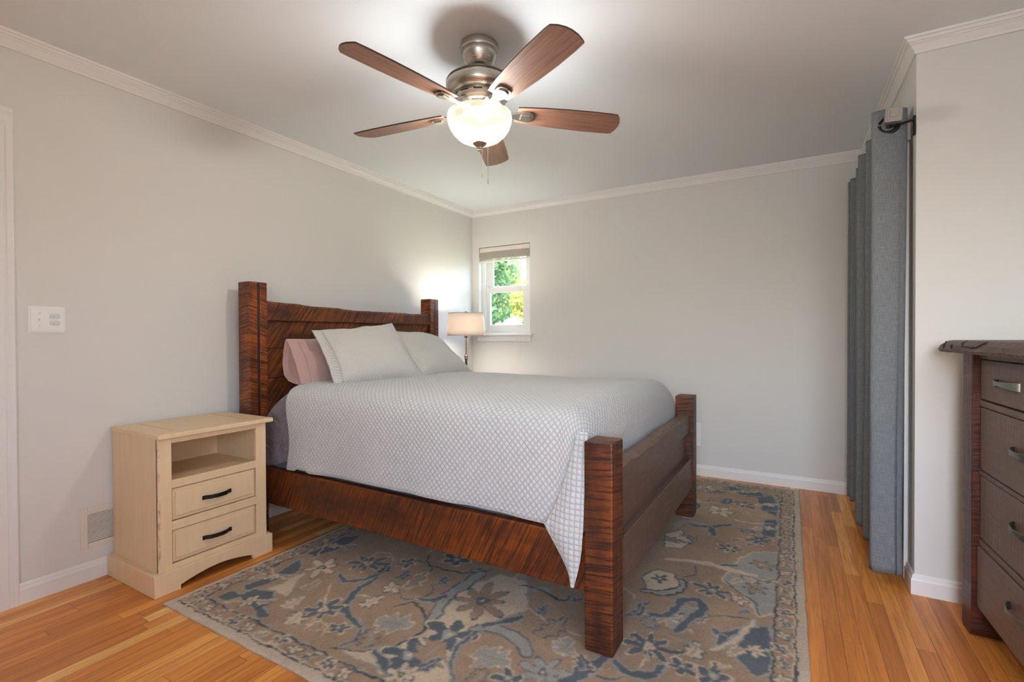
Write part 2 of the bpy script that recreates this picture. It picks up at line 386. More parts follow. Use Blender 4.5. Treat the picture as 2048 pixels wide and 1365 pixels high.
for z0, z1, dx in ((1.0785, 1.250, -.006), (.9025, 1.0755, -.003), (.70, .8985, -.009), (.38, .698, -.006)):
    box(HX-.066, HX-.026+dx, .117, 1.601, z0, z1).build('headboard_plank', HW, bed, bevel=.003)
box(HX-.002, -.106, .03, .075, .206, .408).build('side_rail', RW, bed, bevel=.005)
box(HX-.002, -.106, 1.567, 1.612, .206, .408).build('side_rail', RW, bed, bevel=.005)
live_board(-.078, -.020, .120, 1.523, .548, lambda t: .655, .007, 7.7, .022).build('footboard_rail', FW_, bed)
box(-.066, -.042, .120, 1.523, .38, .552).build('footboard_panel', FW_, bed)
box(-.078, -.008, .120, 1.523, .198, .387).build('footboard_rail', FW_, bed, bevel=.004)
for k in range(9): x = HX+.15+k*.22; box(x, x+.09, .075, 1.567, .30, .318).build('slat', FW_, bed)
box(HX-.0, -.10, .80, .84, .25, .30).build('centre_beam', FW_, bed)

BOXM = cloth('box_spring_cloth', '6b6e73', '5d6066')
bs = bedspace(box(HX+.02, -.085, .088, 1.555, .318, .53).build('box_spring', BOXM, bevel=.02))
tag(bs, 'grey-blue box spring showing under the mauve sheet above the side rail', 'box spring')
MAUVE = cloth('mauve_sheet_cloth', '8b7c7f', '6f6265', wr=11, wd=.07)
mt = bedspace(box(HX+.01, -.12, .115, 1.525, .532, .832).build('mattress', MAUVE, bevel=.13, seg=6, smooth=True))
tag(mt, 'thick mattress in a mauve fitted sheet under the quilt on the bed', 'mattress')

# cross-section of the covers, near hem to far hem (bed y, z)
def section(hem, dy=0.):
    near = [(.052, hem), (.055, .50), (.060, .60), (.068, .70), (.082, .775), (.106, .823), (.145, .848), (.20, .858), (.32, .866), (.55, .872), (.82, .875)]
    pts = [(y+dy, z-dy*.6) for y, z in near] + [(1.642-y-dy, z-dy*.6) for y, z in near[::-1][1:]]
    L = [0]
    for a, b_ in zip(pts, pts[1:]): L.append(L[-1]+math.hypot(b_[0]-a[0], b_[1]-a[1]))
    return pts, L
def at(pts, L, s):
    i = 0
    while i < len(L)-2 and L[i+1] < s: i += 1
    t = (s-L[i])/(L[i+1]-L[i]); return pts[i][0]+(pts[i+1][0]-pts[i][0])*t, pts[i][1]+(pts[i+1][1]-pts[i][1])*t
NZ = lambda x, y, z=0: mnoise.noise(Vector((x, y, z)))

def sweep(hem, x0f, x1, foot_drop, dy=0., hemf=None, ripple=.008, head_r=0., NU=150, NT=190, wr=.004):
    pts, L = section(hem, dy); S = L[-1]
    R = .20; arc = R*math.pi/2
    pos = {}
    def base(u):
        """bed y,z on the section for u in 0..1, smoothed"""
        s = u*S; a = [at(pts, L, min(max(s+d, 0), S)) for d in (-.02, 0, .02)]
        return (sum(p[0] for p in a)/3, sum(p[1] for p in a)/3) if .02 < s < S-.02 else at(pts, L, s)
    B = [base(i/(NU-1)) for i in range(NU)]
    Ltot = (x1-R*.55)-(-2.05)+arc+foot_drop
    def fn(u, t):
        y, z = B[round(u*(NU-1))]
        k = min(max((z-hem)/(.86-hem), 0), 1)               # 1 on the top, 0 at the hem
        xs = x0f(k); xe = x1-R*.62
        if foot_drop:
            tot = (xe-xs)+arc+foot_drop; l = t*tot
            if l < xe-xs: x = xs+l; dz = 0; q = 0
            elif l < xe-xs+arc:
                a = (l-(xe-xs))/R; x = xe+.62*R*math.sin(a); dz = R*.85*(1-math.cos(a)); q = 1
            else: x = x1; dz = R*.85+(l-(xe-xs)-arc); q = 1
            z2 = z-dz*k**1.3
            if k < .97 and q: z2 = max(z2, hem) if z > hem else z2
            z = z2
        else:
            x = xs+(x1-xs)*t
        if head_r:
            e = max(0, 1-(x-xs)/head_r); z -= head_r*.9*(1-math.sqrt(max(0, 1-e*e)))*k
            sgn = 1 if y < .82 else -1
            y += sgn*.03*e*e
        near = 1 if y < .82 else -1
        h = (1-k)
        y += -near*h*ripple*(math.sin(x*6.3+1)+.6*math.sin(x*13.7)) if k < .999 else 0
        if hemf and near > 0: z += hemf(x)*h**2
        w = wr*(NZ(x*2.3, y*2.6, z*2)+.5*NZ(x*5.1, y*6, z*5))
        if k > .9: z += w*1.6
        else: y -= near*w
        return (x, y, z)
    def uvf(u, t): return (u*S, t*Ltot)
    return MB().grid(fn, NU, NT, uvf)

sh = bedspace(sweep(.462, lambda k: -2.135+.23*max(0, (k-.42)/.58)**1.5, -1.55, 0, .008, lambda x: -.05*min(1, max(0, (-1.88-x)/.16))+.012*NZ(x*9, 2), .010, 0, 110, 70, .012).build('bed_sheet', MAUVE, smooth=True, solid=.004, recalc=False))
tag(sh, 'mauve-grey sheet draped over the head end of the mattress beside the nightstand', 'sheet')

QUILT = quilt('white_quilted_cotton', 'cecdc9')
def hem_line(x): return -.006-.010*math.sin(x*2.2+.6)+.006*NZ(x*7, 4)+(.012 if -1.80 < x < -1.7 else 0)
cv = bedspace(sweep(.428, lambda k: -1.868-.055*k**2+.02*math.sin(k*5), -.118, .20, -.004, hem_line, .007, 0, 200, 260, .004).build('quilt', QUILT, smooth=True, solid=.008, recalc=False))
tag(cv, 'white diamond-quilted bedspread covering the bed with a hem above the side rail', 'bedspread')
# folded corner that hangs in front of the rail beside the near foot post
fz = [.79, .72, .64, .56, .49, .43, .38, .33, .285, .245, .232]
fl = [-.150, -.165, -.187, -.213, -.242, -.272, -.238, -.205, -.180, -.163, -.157]
fr_ = [-.1095, -.1095, -.110, -.110, -.110, -.1105, -.113, -.120, -.130, -.142, -.147]
fl, fr_ = [a for a in fl], [a for a in fr_]
def it(a, t): x = t*(len(a)-1); i = min(int(x), len(a)-2); return a[i]+(a[i+1]-a[i])*(x-i)
def flap(u, t):
    z = it(fz, t); l, r = it(fl, t), it(fr_, t); x = l+(r-l)*u
    down = min(1, max(0, (.50-z)/.1))
    y = .052-.018*min(1, t*2.5) - .034*math.sin(min(1, u*1.5)*math.pi/2)*min(1, t*3)*(1-.25*u) - .012*down
    if z < .44: y = min(y, .018)
    return (x, y, z)
def flapuv(u, t):
    z = it(fz, t); l, r = it(fl, t), it(fr_, t); x = l+(r-l)*u; q = .70711
    return ((x+z)*q, (z-x)*q)
ff = MB().grid(flap, 28, 70, flapuv).build('hanging_corner', QUILT, cv, smooth=True, solid=.006, recalc=False)
HEMM = cloth('quilt_binding', 'cecdc8', wr=60, wd=.001)
me = cv.data; hemv = [me.vertices[j*200].co.copy() for j in range(0, 260, 2)]
hemv = [Vector((v.x, v.y-.001, v.z)) for v in hemv if v.x < -.275]
top = [me.vertices[i].co.copy() for i in range(0, 200, 2)]
MB().tube(hemv, .0065, 8).tube(top, .006, 8).build('binding', HEMM, cv, smooth=True)
lft = [flap(0, t/60) for t in range(0, 61)]
MB().tube(lft[20:], .0045, 8).build('corner_binding', HEMM, ff, smooth=True)

# pillows
def cushion(c00, c10, c01, c11, thick, nrm_flip=1, n=44, flange=0., seed=0, lump=.02, bow=.0, hookf=None):
    """pillow between four corners (bottom-left, bottom-right, top-left, top-right); front and back skins"""
    c00, c10, c01, c11 = map(Vector, (c00, c10, c01, c11))
    nv = ((c10-c00).cross(c01-c00)).normalized()*nrm_flip
    wl, hl = (c10-c00).length, (c01-c00).length
    def P_(u, v, side):
        a, b_ = u*2-1, v*2-1
        pu = .5+.5*a*(1-.045*(1-b_*b_)*abs(a)); pv = .5+.5*b_*(1-.05*(1-a*a)*abs(b_))
        p = c00*(1-pu)*(1-pv)+c10*pu*(1-pv)+c01*(1-pu)*pv+c11*pu*pv
        fa = max(0, 1-(abs(a)/(1-flange))**2.6) if abs(a) < 1-flange else 0
        fb = max(0, 1-(abs(b_)/(1-flange*.4))**2.6) if abs(b_) < 1-flange*.4 else 0
        h = thick*(fa*fb)**.5*(1-.18*b_) + .003
        h += lump*(fa*fb)**.5*NZ(u*3+seed, v*3, seed)
        ed = (1-fa*fb)
        q = nv*(h*side) + nv*(.006*ed*NZ(u*9+seed, v*9, 3))
        q += Vector((0, 0, 1))*(.010*ed*NZ(u*5+seed, v*2, 8))
        return p+q
    b = MB(); b.P = P_
    b.grid(lambda u, v: P_(u, v, 1), n, n, lambda u, v: (u*wl, v*hl))
    b.grid(lambda u, v: P_(u, v, -.8), n, n, lambda u, v: (u*wl+.3, v*hl))
    k = n*n
    ring = [i for i in range(n)]+[j*n+n-1 for j in range(1, n)]+[(n-1)*n+i for i in range(n-2, -1, -1)]+[j*n for j in range(n-2, 0, -1)]
    for i in range(len(ring)):
        a, c_ = ring[i], ring[(i+1) % len(ring)]; b.f.append((a, c_, c_+k, a+k))
    return b
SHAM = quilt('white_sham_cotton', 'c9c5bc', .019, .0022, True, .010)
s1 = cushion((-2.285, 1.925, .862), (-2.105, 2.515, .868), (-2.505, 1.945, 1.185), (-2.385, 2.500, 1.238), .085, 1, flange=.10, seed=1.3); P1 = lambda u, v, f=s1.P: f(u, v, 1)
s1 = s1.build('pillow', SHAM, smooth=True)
MB().tube([tuple(Vector(P1(.085, t/30)) + Vector((.002, -.002, .001))) for t in range(1, 30)], .0018, 6).build('flange_seam', cloth('sham_seam', 'b9b5ac'), s1, smooth=True)
tag(s1, 'white quilted pillow leaning in front, nearest the nightstand, with a pointed top corner', 'pillow', 'white quilted pillows')
s2 = cushion((-2.15, 2.50, .868), (-2.16, 3.165, .862), (-2.50, 2.53, 1.195), (-2.455, 3.08, 1.150), .075, 1, flange=.08, seed=6.1, lump=.035).build('pillow', SHAM, smooth=True)
tag(s2, 'white quilted pillow half behind the other one, on the side near the floor lamp', 'pillow', 'white quilted pillows')
PINK = cloth('pink_pillowcase', 'bb9a93', 'ae8d86', wr=8, wd=.016)
def pink(u, t):
    """teardrop section (t around) swept along the length u"""
    y = 1.835+u*.70
    a = t*2*math.pi
    prof = [(-2.585, 1.135), (-2.545, 1.07), (-2.505, .99), (-2.478, .92), (-2.462, .875), (-2.475, .868), (-2.52, .872), (-2.575, .885), (-2.615, .92), (-2.628, .985), (-2.618, 1.06), (-2.600, 1.12), (-2.585, 1.135)]
    x, z = prof[0][0], prof[0][1]
    q = t*(len(prof)-1); i = min(int(q), len(prof)-2); x = prof[i][0]+(prof[i+1][0]-prof[i][0])*(q-i); z = prof[i][1]+(prof[i+1][1]-prof[i][1])*(q-i)
    e = min(1, min(u, 1-u)/.16)
    if u > .5: x = -2.56+(x+2.56)*max(.15, e)
    sw = math.sin(min(1, u/.35)*math.pi/2) if u < .5 else 1
    x += .035*sw*math.sin(math.pi*min(1, (z-.86)/.29)) if x > -2.545 else 0
    x += .004*NZ(u*5, z*9, 2)
    return (x, y+.02*(1.0-z)*(1 if u < .5 else 0), z+.006*NZ(u*4, x*3, 1))
b = MB().grid(pink, 40, 49)
cap = [j*40 for j in range(48)]                      # recessed open end
cen = len(b.v); m_ = [b.v[i] for i in cap]
b.v += [(-2.55+(p[0]+2.55)*.72, p[1]+.022, 1.0+(p[2]-1.0)*.80) for p in m_]
for i in range(48): b.f.append((cap[i], cap[(i+1) % 48], cen+(i+1) % 48, cen+i))
b.f.append(tuple(range(cen, cen+48)))
pk = b.build('pillow', PINK, smooth='auto')
tag(pk, 'dusty pink pillow standing against the headboard behind the white one', 'pillow')
hemst = [pink(.10, t/48) for t in range(1, 17)]
MB().tube([(p[0]+.002, p[1]-.002, p[2]) for p in hemst], .0022, 6).build('hem_stitching', cloth('pink_hem', 'a98f8c'), pk, smooth=True)

# ---------------------------------------------------------------- nightstand
CREAM = mat('distressed_cream_paint', hx('cdbb92'), .42, spec=.4); n = N(CREAM)
c = n.coord(); wn = n.noise(n.coord(scale=(9, 9, 2.2)), 2.2, 5, .65)
colr = n.mix(n.ramp(n.noise(n.coord(scale=(14, 14, 1.5)), 2, 4), (.35, G(0)), (.75, G(.6))), hx('e2c69e'), hx('d6b98f'))
sy_ = n.n('SeparateXYZ', {0: c}); dy_ = n.math('ABSOLUTE', n.math('SUBTRACT', sy_.outputs[1], .030))
wear = n.math('MULTIPLY', n.math('MULTIPLY', n.ramp(dy_, (.003, G(1)), (.006, G(0))), n.ramp(n.math('ABSOLUTE', n.math('ADD', sy_.outputs[0], .026)), (.006, G(1)), (.013, G(0)))), n.ramp(n.noise(n.coord(scale=(9, 9, 5)), 2.2, 5, .65), (.50, G(0)), (.60, G(1))))
colr = n.mix(n.math('MULTIPLY', wear, .7), colr, hx('7d5a3c'))
colr = n.mix(n.ramp(n.noise(c, 45, 2), (.76, G(0)), (.80, G(.4))), colr, hx('8c7350'))
n.out(colr, n.bump(n.noise(n.coord(scale=(40, 40, 3)), 2, 3), .0006, .4))
SCREW = mat('screw_metal', hx('6f675d'), .35, 1)
NX = -2.405
ns = tag(empty('nightstand', (NX, 1.055, 0)), 'cream distressed nightstand with an open shelf and two drawers beside the bed', 'nightstand')
bx0 = LX+.018-NX; fx = -.022                                    # back and front of the carcass in local x
def nb(*a): return box(*a)
b = MB(); b.box(bx0, fx-.012, .034, .050, .09, .694); b.box(bx0, fx-.012, .518, .534, .09, .694)
b.box(bx0, bx0+.012, .05, .518, .09, .694); b.box(bx0+.012, fx-.03, .05, .518, .467, .485); b.box(bx0+.012, fx-.03, .05, .518, .68, .694); b.box(bx0+.012, fx-.03, .05, .518, .09, .10)
b.box(bx0, fx-.012, .028, .036, .09, .694)
b.build('body', CREAM, ns)
b = MB(); b.box(fx-.02, fx, .028, .083, .094, .694); b.box(fx-.02, fx, .483, .538, .094, .694)
for z0, z1 in ((.668, .694), (.462, .50), (.271, .311), (.094, .118)): b.box(fx-.018, fx-.001, .083, .483, z0, z1)
b.build('face_frame', CREAM, ns, bevel=.002)
b = MB(); b.box(bx0-.002, fx+.024, .020, .566, .694, .716)
tp = b.build('top', CREAM, ns, bevel=.004, seg=3)
GRV = mat('dark_groove', hx('6a5638'), .8)
for y in (.118, .466): box(bx0+.06, fx-.06, y, y+.0015, .7155, .7163).build('inlay_line', GRV, tp)
for z0, z1 in ((.3155, .4575), (.1225, .2665)):
    dr = MB().box(fx-.30, fx-.010, .088, .478, z0, z1).build('drawer', CREAM, ns)
    b = MB(); b.prism([(.098, z0+.016), (.468, z0+.016), (.468, z1-.016), (.098, z1-.016)], fx-.012, fx-.001, 'x')
    b.build('raised_panel', CREAM, dr, bevel=.003)
    zc = (z0+z1)/2-.005; hb = MB()
    zl = lambda y: zc
    hp = []
    for i in range(21):
        t = i/20; y = .212+.138*t; o_ = .020*min(1, max(0, math.sin(math.pi*(t-.14)/.72)) ** .45) if .14 < t < .86 else 0
        hp.append((fx+.001+.002+o_, y, zc))
    vs = []; fs = []
    for (x, y, z) in hp:
        h_ = .0095
        vs += [(x-.002, y, z-h_), (x+.0015, y, z-h_), (x+.0015, y, z+h_), (x-.002, y, z+h_)]
    for i in range(20):
        for k in range(4): fs.append((4*i+k, 4*i+(k+1) % 4, 4*i+4+(k+1) % 4, 4*i+4+k))
    fs += [(3, 2, 1, 0), (80, 81, 82, 83)]
    hb.add(vs, fs)
    hd = hb.build('handle', BLACK, dr, bevel=.0008)
    for sy in (.221, .341):
        sb = MB().lathe([(.0042, 0), (.0036, .0018), (0, .0022)], 0, 0, 12); sb.v = [(fx+.0032+z, sy+x, zc+y) for x, y, z in sb.v]
        sb.build('screw', SCREW, dr)
pr = [(0, 0), (.107, 0), (.107, .022)]
for i in range(25):
    t = i/24; y = .115+(.442-.115)*t; pr.append((y, .024+.024*math.sin(math.pi*t) if 0 < t < 1 else .022))
pr += [(.450, .022), (.450, 0), (.557, 0), (.557, .098), (0, .098)]
b = MB(); b.prism(pr, -.022, 0, 'x'); b.box(bx0, -.022, 0, .022, 0, .098); b.box(bx0, -.022, .535, .557, 0, .098); b.box(bx0, -.022, .022, .535, .085, .098)
b.build('plinth', CREAM, ns, bevel=.003)

# ---------------------------------------------------------------- dresser at the right edge
DW = rough_wood('dresser_drawer_timber', 'y', dark='62524b', mid='7d6961', light='7d5a46', scale=40, amt=.2, slant=0, rough=.42)
DP = rough_wood('dresser_post_timber', 'z', dark='2a1713', mid='451f16', light='6b2c14', scale=45, amt=.3, slant=.1, rough=.36)
DT = rough_wood('dresser_slab_timber', 'x', dark='4d3f3a', mid='6b5750', light='7d6152', scale=10, amt=.15, slant=.3, rough=.5)
ds = tag(empty('dresser', (.592, 2.548, 0), math.radians(2)), 'dark timber chest of drawers with live-edge top at the right edge', 'dresser')
WD = .99
def dpost(y0, y1, flip):
    r = .03; pr = []
    a, b_ = (y0, y1)
    pr = [(a+r, 0), (b_-.012, 0), (b_, .015), (b_, 1.077), (a, 1.077), (a, r)] + [(a+r-r*math.cos(q), r-r*math.sin(q)) for q in (.3, .7, 1.1)]
    return MB().prism(pr, 0, .095, 'x')
dpost(-.10, 0, 0).build('post', DP, ds, bevel=.004)
dpost(-WD, -WD+.10, 0).build('post', DP, ds, bevel=.004)
box(.40, .49, -.09, 0, 0, 1.077).build('post', DP, ds, bevel=.004); box(.40, .49, -WD, -WD+.09, 0, 1.077).build('post', DP, ds, bevel=.004)
b = MB(); b.box(.095, .40, -.045, -.02, .12, 1.077); b.box(.095, .40, -WD+.02, -WD+.045, .12, 1.077); b.box(.46, .475, -WD+.09, -.09, .12, 1.077); b.box(.05, .46, -WD+.045, -.045, .118, .13)
b.build('carcass', DP, ds)
for z0, z1 in ((1.055, 1.077), (.878, .900), (.622, .636), (.357, .378)): box(.020, .06, -WD+.10, -.10, z0, z1).build('drawer_rail', DW, ds, bevel=.002)
def slab():
    vs = []; fs = []; n_ = 70; x0, x1, y0, y1 = -.062, .53, -WD-.07, .05
    loop = []
    for i in range(n_): loop.append((x0, y1+(y0-y1)*i/n_, 0))
    for i in range(14): loop.append((x0+(x1-x0)*i/14, y0, 1))
    for i in range(20): loop.append((x1, y0+(y1-y0)*i/20, 2))
    for i in range(14): loop.append((x1+(x0-x1)*i/14, y1, 3))
    cx, cy = (x0+x1)/2, (y0+y1)/2
    rings = ((1.077, .006, .004), (1.088, 0, .007), (1.106, .008, .008), (1.122, .028, .006), (1.124, .05, .002))
    for z, ins, am in rings:
        for (x, y, s) in loop:
            w_ = am*NZ(x*9, y*9, z*30)+am*.8*NZ(x*31, y*31, z*60)
            sx = 1 if x < cx else -1; sy = 1 if y < cy else -1
            ix = ins*sx*(1 if s == 0 or abs(x-x0) < .001 else (.3 if s == 2 else 0)); iy = ins*sy*.6*(1 if s in (1, 3) or abs(y-y1) < .001 else 0)
            vs.append((x+ix+(w_ if s in (0, 2) else 0), y+iy+(w_ if s in (1, 3) else 0), z+.2*w_))
    m = len(loop)
    for j in range(len(rings)-1):
        for i in range(m): fs.append((j*m+i, j*m+(i+1) % m, (j+1)*m+(i+1) % m, (j+1)*m+i))
    fs += [tuple(range(m))[::-1], tuple((len(rings)-1)*m+i for i in range(m))]
    return MB().add(vs, fs)
sl = slab().build('top', DT, ds)
# cracks in the live edge
CRK = mat('crack_shadow', hx('1d120d'), .8)
def crack(pts, r): MB().tube(pts, r, 5).build('crack', CRK, sl)
crack([(-.034, -.165, 1.122), (-.052, -.18, 1.112), (-.056, -.20, 1.103), (-.057, -.25, 1.100), (-.057, -.30, 1.099), (-.056, -.34, 1.103), (-.05, -.36, 1.112), (-.036, -.37, 1.121)], .0022)
crack([(-.057, -.09, 1.104), (-.060, -.10, 1.096), (-.060, -.115, 1.090)], .005)
crack([(-.045, .02, 1.119), (-.058, .005, 1.105), (-.062, -.01, 1.092)], .0022)
crack([(-.060, -.30, 1.084), (-.058, -.325, 1.090)], .002)
PULL = brushed('pewter_pull', '8f9690', .38)
def drawer(y0, y1, z0, z1, x=.022, hy=None, hz=None):
    dr = MB().box(x, x+.33, y0, y1, z0, z1).build('drawer', DW, ds, bevel=.004)
    vs = []; fs = []; hw = .082; K = 24
    for i in range(K+1):
        t = i/K; a = t*2-1
        y = hy+hw*a; o_ = .030*(1-abs(a)**2.2)**.6; h_ = .008+.006*abs(a)**1.5
        if a > .9: o_ = max(o_, .0)
        zc = hz+.004*(1-a*a)
        vs += [(x-.001-o_, y, zc-h_), (x-.001-o_+.004, y, zc-h_), (x-.001-o_+.004, y, zc+h_), (x-.001-o_, y, zc+h_)]
    for i in range(K):
        for k in range(4): fs.append((4*i+k, 4*i+(k+1) % 4, 4*i+4+(k+1) % 4, 4*i+4+k))
    fs += [(3, 2, 1, 0), tuple(4*K+k for k in range(4))]
    MB().add(vs, fs).build('handle', PULL, dr, smooth='auto', bevel=.0015)
    return dr
yi0, yi1 = -WD+.104, -.104
drawer(-.497, yi1, .905, 1.052, hy=-.345, hz=.977)
drawer(yi0, -.503, .905, 1.052, hy=-.655, hz=.977)
for z0, z1, xx, hz in ((.640, .874, .022, .770), (.384, .618, .022, .528), (.123, .352, .014, .268)):
    drawer(yi0, yi1, z0, z1, xx, hy=-.472, hz=hz)

# ---------------------------------------------------------------- ceiling fan
FX, FYY = -1.198, 1.812
WALNUT = mat('walnut_blade', hx('7a4d36'), .45, spec=.4); n = N(WALNUT)
g1 = n.noise(n.coord(scale=(2.2, 42, 30)), 2.2, 5, .62, .5)
n.out(n.ramp(g1, (.28, hx('6f5245')), (.5, hx('8e6857')), (.72, hx('9d7765'))), n.bump(g1, .0006, .4))
WALE = mat('blade_edge', hx('3a2a22'), .5)
fan = tag(empty('ceiling_fan', (FX, FYY, CE)), 'five-blade walnut ceiling fan with brushed nickel motor and lit glass bowl', 'ceiling fan')
def fl_(p, name, m, par=fan, sm='auto', n=48): return MB().lathe([(r, z-CE) for r, z in p], 0, 0, n).build(name, m, par, smooth=sm)
fl_([(0, 2.44), (.078, 2.44), (.084, 2.434), (.085, 2.412), (.082, 2.404), (.078, 2.402), (.079, 2.398), (.074, 2.380), (.058, 2.352), (.050, 2.342), (.046, 2.340), (0, 2.340)], 'canopy', NICK)
fl_([(.020, 2.344), (.020, 2.30)], 'downrod', NICK)
fl_([(0, 2.322), (.038, 2.320), (.048, 2.312), (.085, 2.302), (.125, 2.286), (.145, 2.272), (.148, 2.267), (.140, 2.2655), (.140, 2.2605), (.1475, 2.259), (.1475, 2.235), (.140, 2.218), (.124, 2.208), (.112, 2.204), (0, 2.204)], 'motor_housing', NICK)
vb = fl_([(0, 2.207), (.112, 2.207), (.115, 2.202), (.115, 2.184), (.110, 2.178), (.104, 2.172), (.098, 2.166), (0, 2.166)], 'vent_band', NICK)
SLOT = mat('slot_dark', hx('2a211a'), .7)
for k in range(12):
    a = k*math.pi/6; p = [Vector((.1155*math.cos(a+q), .1155*math.sin(a+q), 2.193-CE)) for q in (-.16, -.08, 0, .08, .16)]
    MB().tube(p, .003, 6, flat=(.0015, .003)).build('vent_slot', SLOT, vb)
fl_([(0, 2.168), (.060, 2.168), (.064, 2.160), (.064, 2.140), (.060, 2.136), (0, 2.134)], 'light_fitter', NICK)
BOWL = bpy.data.materials.new('frosted_glass_bowl'); BOWL.use_nodes = True; n = N(BOWL)
n.b.inputs['Base Color'].default_value = hx('efdcc4'); n.b.inputs['Roughness'].default_value = .25
tr = n.n('BsdfTranslucent', {'Color': (.95, .78, .58, 1)}); em = n.n('Emission', {'Color': (1, .76, .50, 1), 'Strength': .1})
mx = n.n('MixShader', {0: .55, 1: n.b.outputs[0], 2: tr.outputs[0]}); ad = n.n('AddShader', {0: mx.outputs[0], 1: em.outputs[0]})
tp_ = n.n('BsdfTransparent', {'Color': (.80, .74, .66, 1)}); mz = n.n('MixShader', {0: .985, 1: ad.outputs[0], 2: tp_.outputs[0]})   # lets part of the bulbs' light straight through
em2 = n.n('Emission', {'Color': (1, .80, .62, 1), 'Strength': .45}); a2_ = n.n('AddShader', {0: mz.outputs[0], 1: em2.outputs[0]})
n.t.links.new(a2_.outputs[0], n.o.inputs[0])
bowlp = [(.130, 2.136), (.1415, 2.128), (.1435, 2.116), (.1415, 2.096), (.133, 2.070), (.117, 2.046), (.094, 2.024), (.066, 2.010), (.034, 2.003), (.012, 2.001)]
bo = MB().lathe([(r, z-CE) for r, z in bowlp], 0, 0, 64, cap=False).build('bowl_shade', BOWL, fan, smooth=True)
fl_([(0, 2.008), (.030, 2.006), (.031, 2.002), (.026, 1.996), (.016, 1.988), (.012, 1.983), (.012, 1.980), (.008, 1.977), (.010, 1.973), (.008, 1.968), (0, 1.966)], 'finial', NICK)
CHN = mat('chain_metal', hx('cfc7ba'), .3, .8)
for (dx, dy, zb) in ((.004, .012, 1.875), (.030, .020, 1.845)):
    b = MB().tube([(dx, dy, 1.995-CE), (dx, dy, zb-CE)], .0011, 6); b.lathe([(0, zb-CE-.022), (.003, zb-CE-.02), (.003, zb-CE), (0, zb-CE+.002)], dx, dy, 8)
    b.build('pull_chain', CHN, fan)
for (dx, dy) in ((-.045, -.016), (.045, .016)):
    l = light('fan_bulb', 'POINT', (dx, dy, 2.088-CE), 14, (.96, 1.0, 1.02), shadow_soft_size=.07); l.parent = fan
# blades: 5 of them, first one built, the others copied with their bracket
def blade_shape():
    L0, L1 = .168, .668
    pts = [(L0, -.048), (.20, -.053), (.28, -.061), (.38, -.067), (.50, -.070), (.60, -.069), (.632, -.066), (.650, -.045), (.661, -.020), (.665, .005), (.663, .030), (.655, .055), (.649, .067), (.60, .070), (.50, .071), (.38, .067), (.28, .060), (.20, .052), (L0, .047)]
    return MB().prism(pts, -.003, .003, 'z')
def bracket():
    b = MB()
    out = [(.085, -.014), (.12, -.013), (.15, -.016), (.175, -.026), (.20, -.032), (.225, -.033), (.240, -.026), (.246, 0), (.240, .026), (.225, .033), (.20, .032), (.175, .026), (.15, .016), (.12, .013), (.085, .014)]
    b.prism(out, -.011, -.004, 'z')
    inn = [(.185, -.018), (.225, -.023), (.234, 0), (.225, .023), (.185, .018)]
    b.prism(inn, -.017, -.011, 'z')
    b.prism([(.07, -.02), (.115, -.013), (.115, .013), (.07, .02)], -.004, .024, 'z')
    return b
bl0 = blade_shape().build('blade', WALNUT, fan); bl0.data.materials.append(WALE)
for p in bl0.data.polygons:
    if abs(p.normal.z) < .5: p.material_index = 1
br0 = bracket().build('blade_bracket', NICK, bl0, bevel=.002)
for k in range(5):
    if k == 0: bl, br = bl0, br0
    else:
        bl = bl0.copy(); COL.objects.link(bl); br = br0.copy(); COL.objects.link(br); br.parent = bl
    bl.matrix_local = Matrix.Translation((0, 0, 2.146-CE)) @ Matrix.Rotation(math.radians(258.4+72*k), 4, 'Z') @ Matrix.Rotation(math.radians(-12), 4, 'X')

# ---------------------------------------------------------------- floor lamp in the corner
LP = (-2.560, 3.632, 0)
lp = tag(empty('floor_lamp', LP), 'lit floor lamp with a linen drum shade between the bed and the window', 'lamp')
BRZ_ = mat('bronze_lamp_metal', hx('6b6258'), .35, .85)
MB().lathe([(0, 0), (.135, 0), (.138, .008), (.13, .018), (.03, .026), (.012, .04), (0, .04)], 0, 0, 40).build('base', BRZ_, lp, smooth='auto')
MB().lathe([(0, .035), (.011, .035), (.011, .935), (.018, .945), (.012, .955), (.019, .966), (.012, .978), (.008, .985), (.008, 1.13), (.017, 1.14), (.020, 1.150), (.017, 1.160), (.010, 1.165), (.010, 1.215), (0, 1.215)], 0, 0, 20).build('pole', BRZ_, lp, smooth='auto')
SHD = bpy.data.materials.new('linen_shade'); SHD.use_nodes = True; n = N(SHD)
wv = n.noise(n.coord(scale=(60, 60, 240)), 3, 3); n.put(n.b.inputs['Base Color'], n.mix(wv, hx('f0e4d8'), hx('e2d3c4'))); n.b.inputs['Roughness'].default_value = .9
tr = n.n('BsdfTranslucent', {'Color': (.9, .84, .77, 1)}); mx = n.n('MixShader', {0: .17, 1: n.b.outputs[0], 2: tr.outputs[0]}); n.t.links.new(mx.outputs[0], n.o.inputs[0])
sd = MB().lathe([(.171, 1.152), (.171, 1.20), (.167, 1.28), (.159, 1.357)], 0, 0, 56, cap=False).build('lamp_shade', SHD, lp, smooth=True, solid=.002)
SHT = cloth('shade_trim', 'c9b6a3')
MB().tube([(.1715*math.cos(a*math.pi/28), .1715*math.sin(a*math.pi/28), 1.155) for a in range(57)], .003, 6, cap=False).build('shade_trim', SHT, sd, smooth=True)
MB().tube([(.1595*math.cos(a*math.pi/28), .1595*math.sin(a*math.pi/28), 1.356) for a in range(57)], .003, 6, cap=False).build('shade_trim', SHT, sd, smooth=True)
b = MB()
for k in range(3):
    a = k*2.094; b.tube([(.012*math.cos(a), .012*math.sin(a), 1.345), (.158*math.cos(a), .158*math.sin(a), 1.350)], .0016, 6)
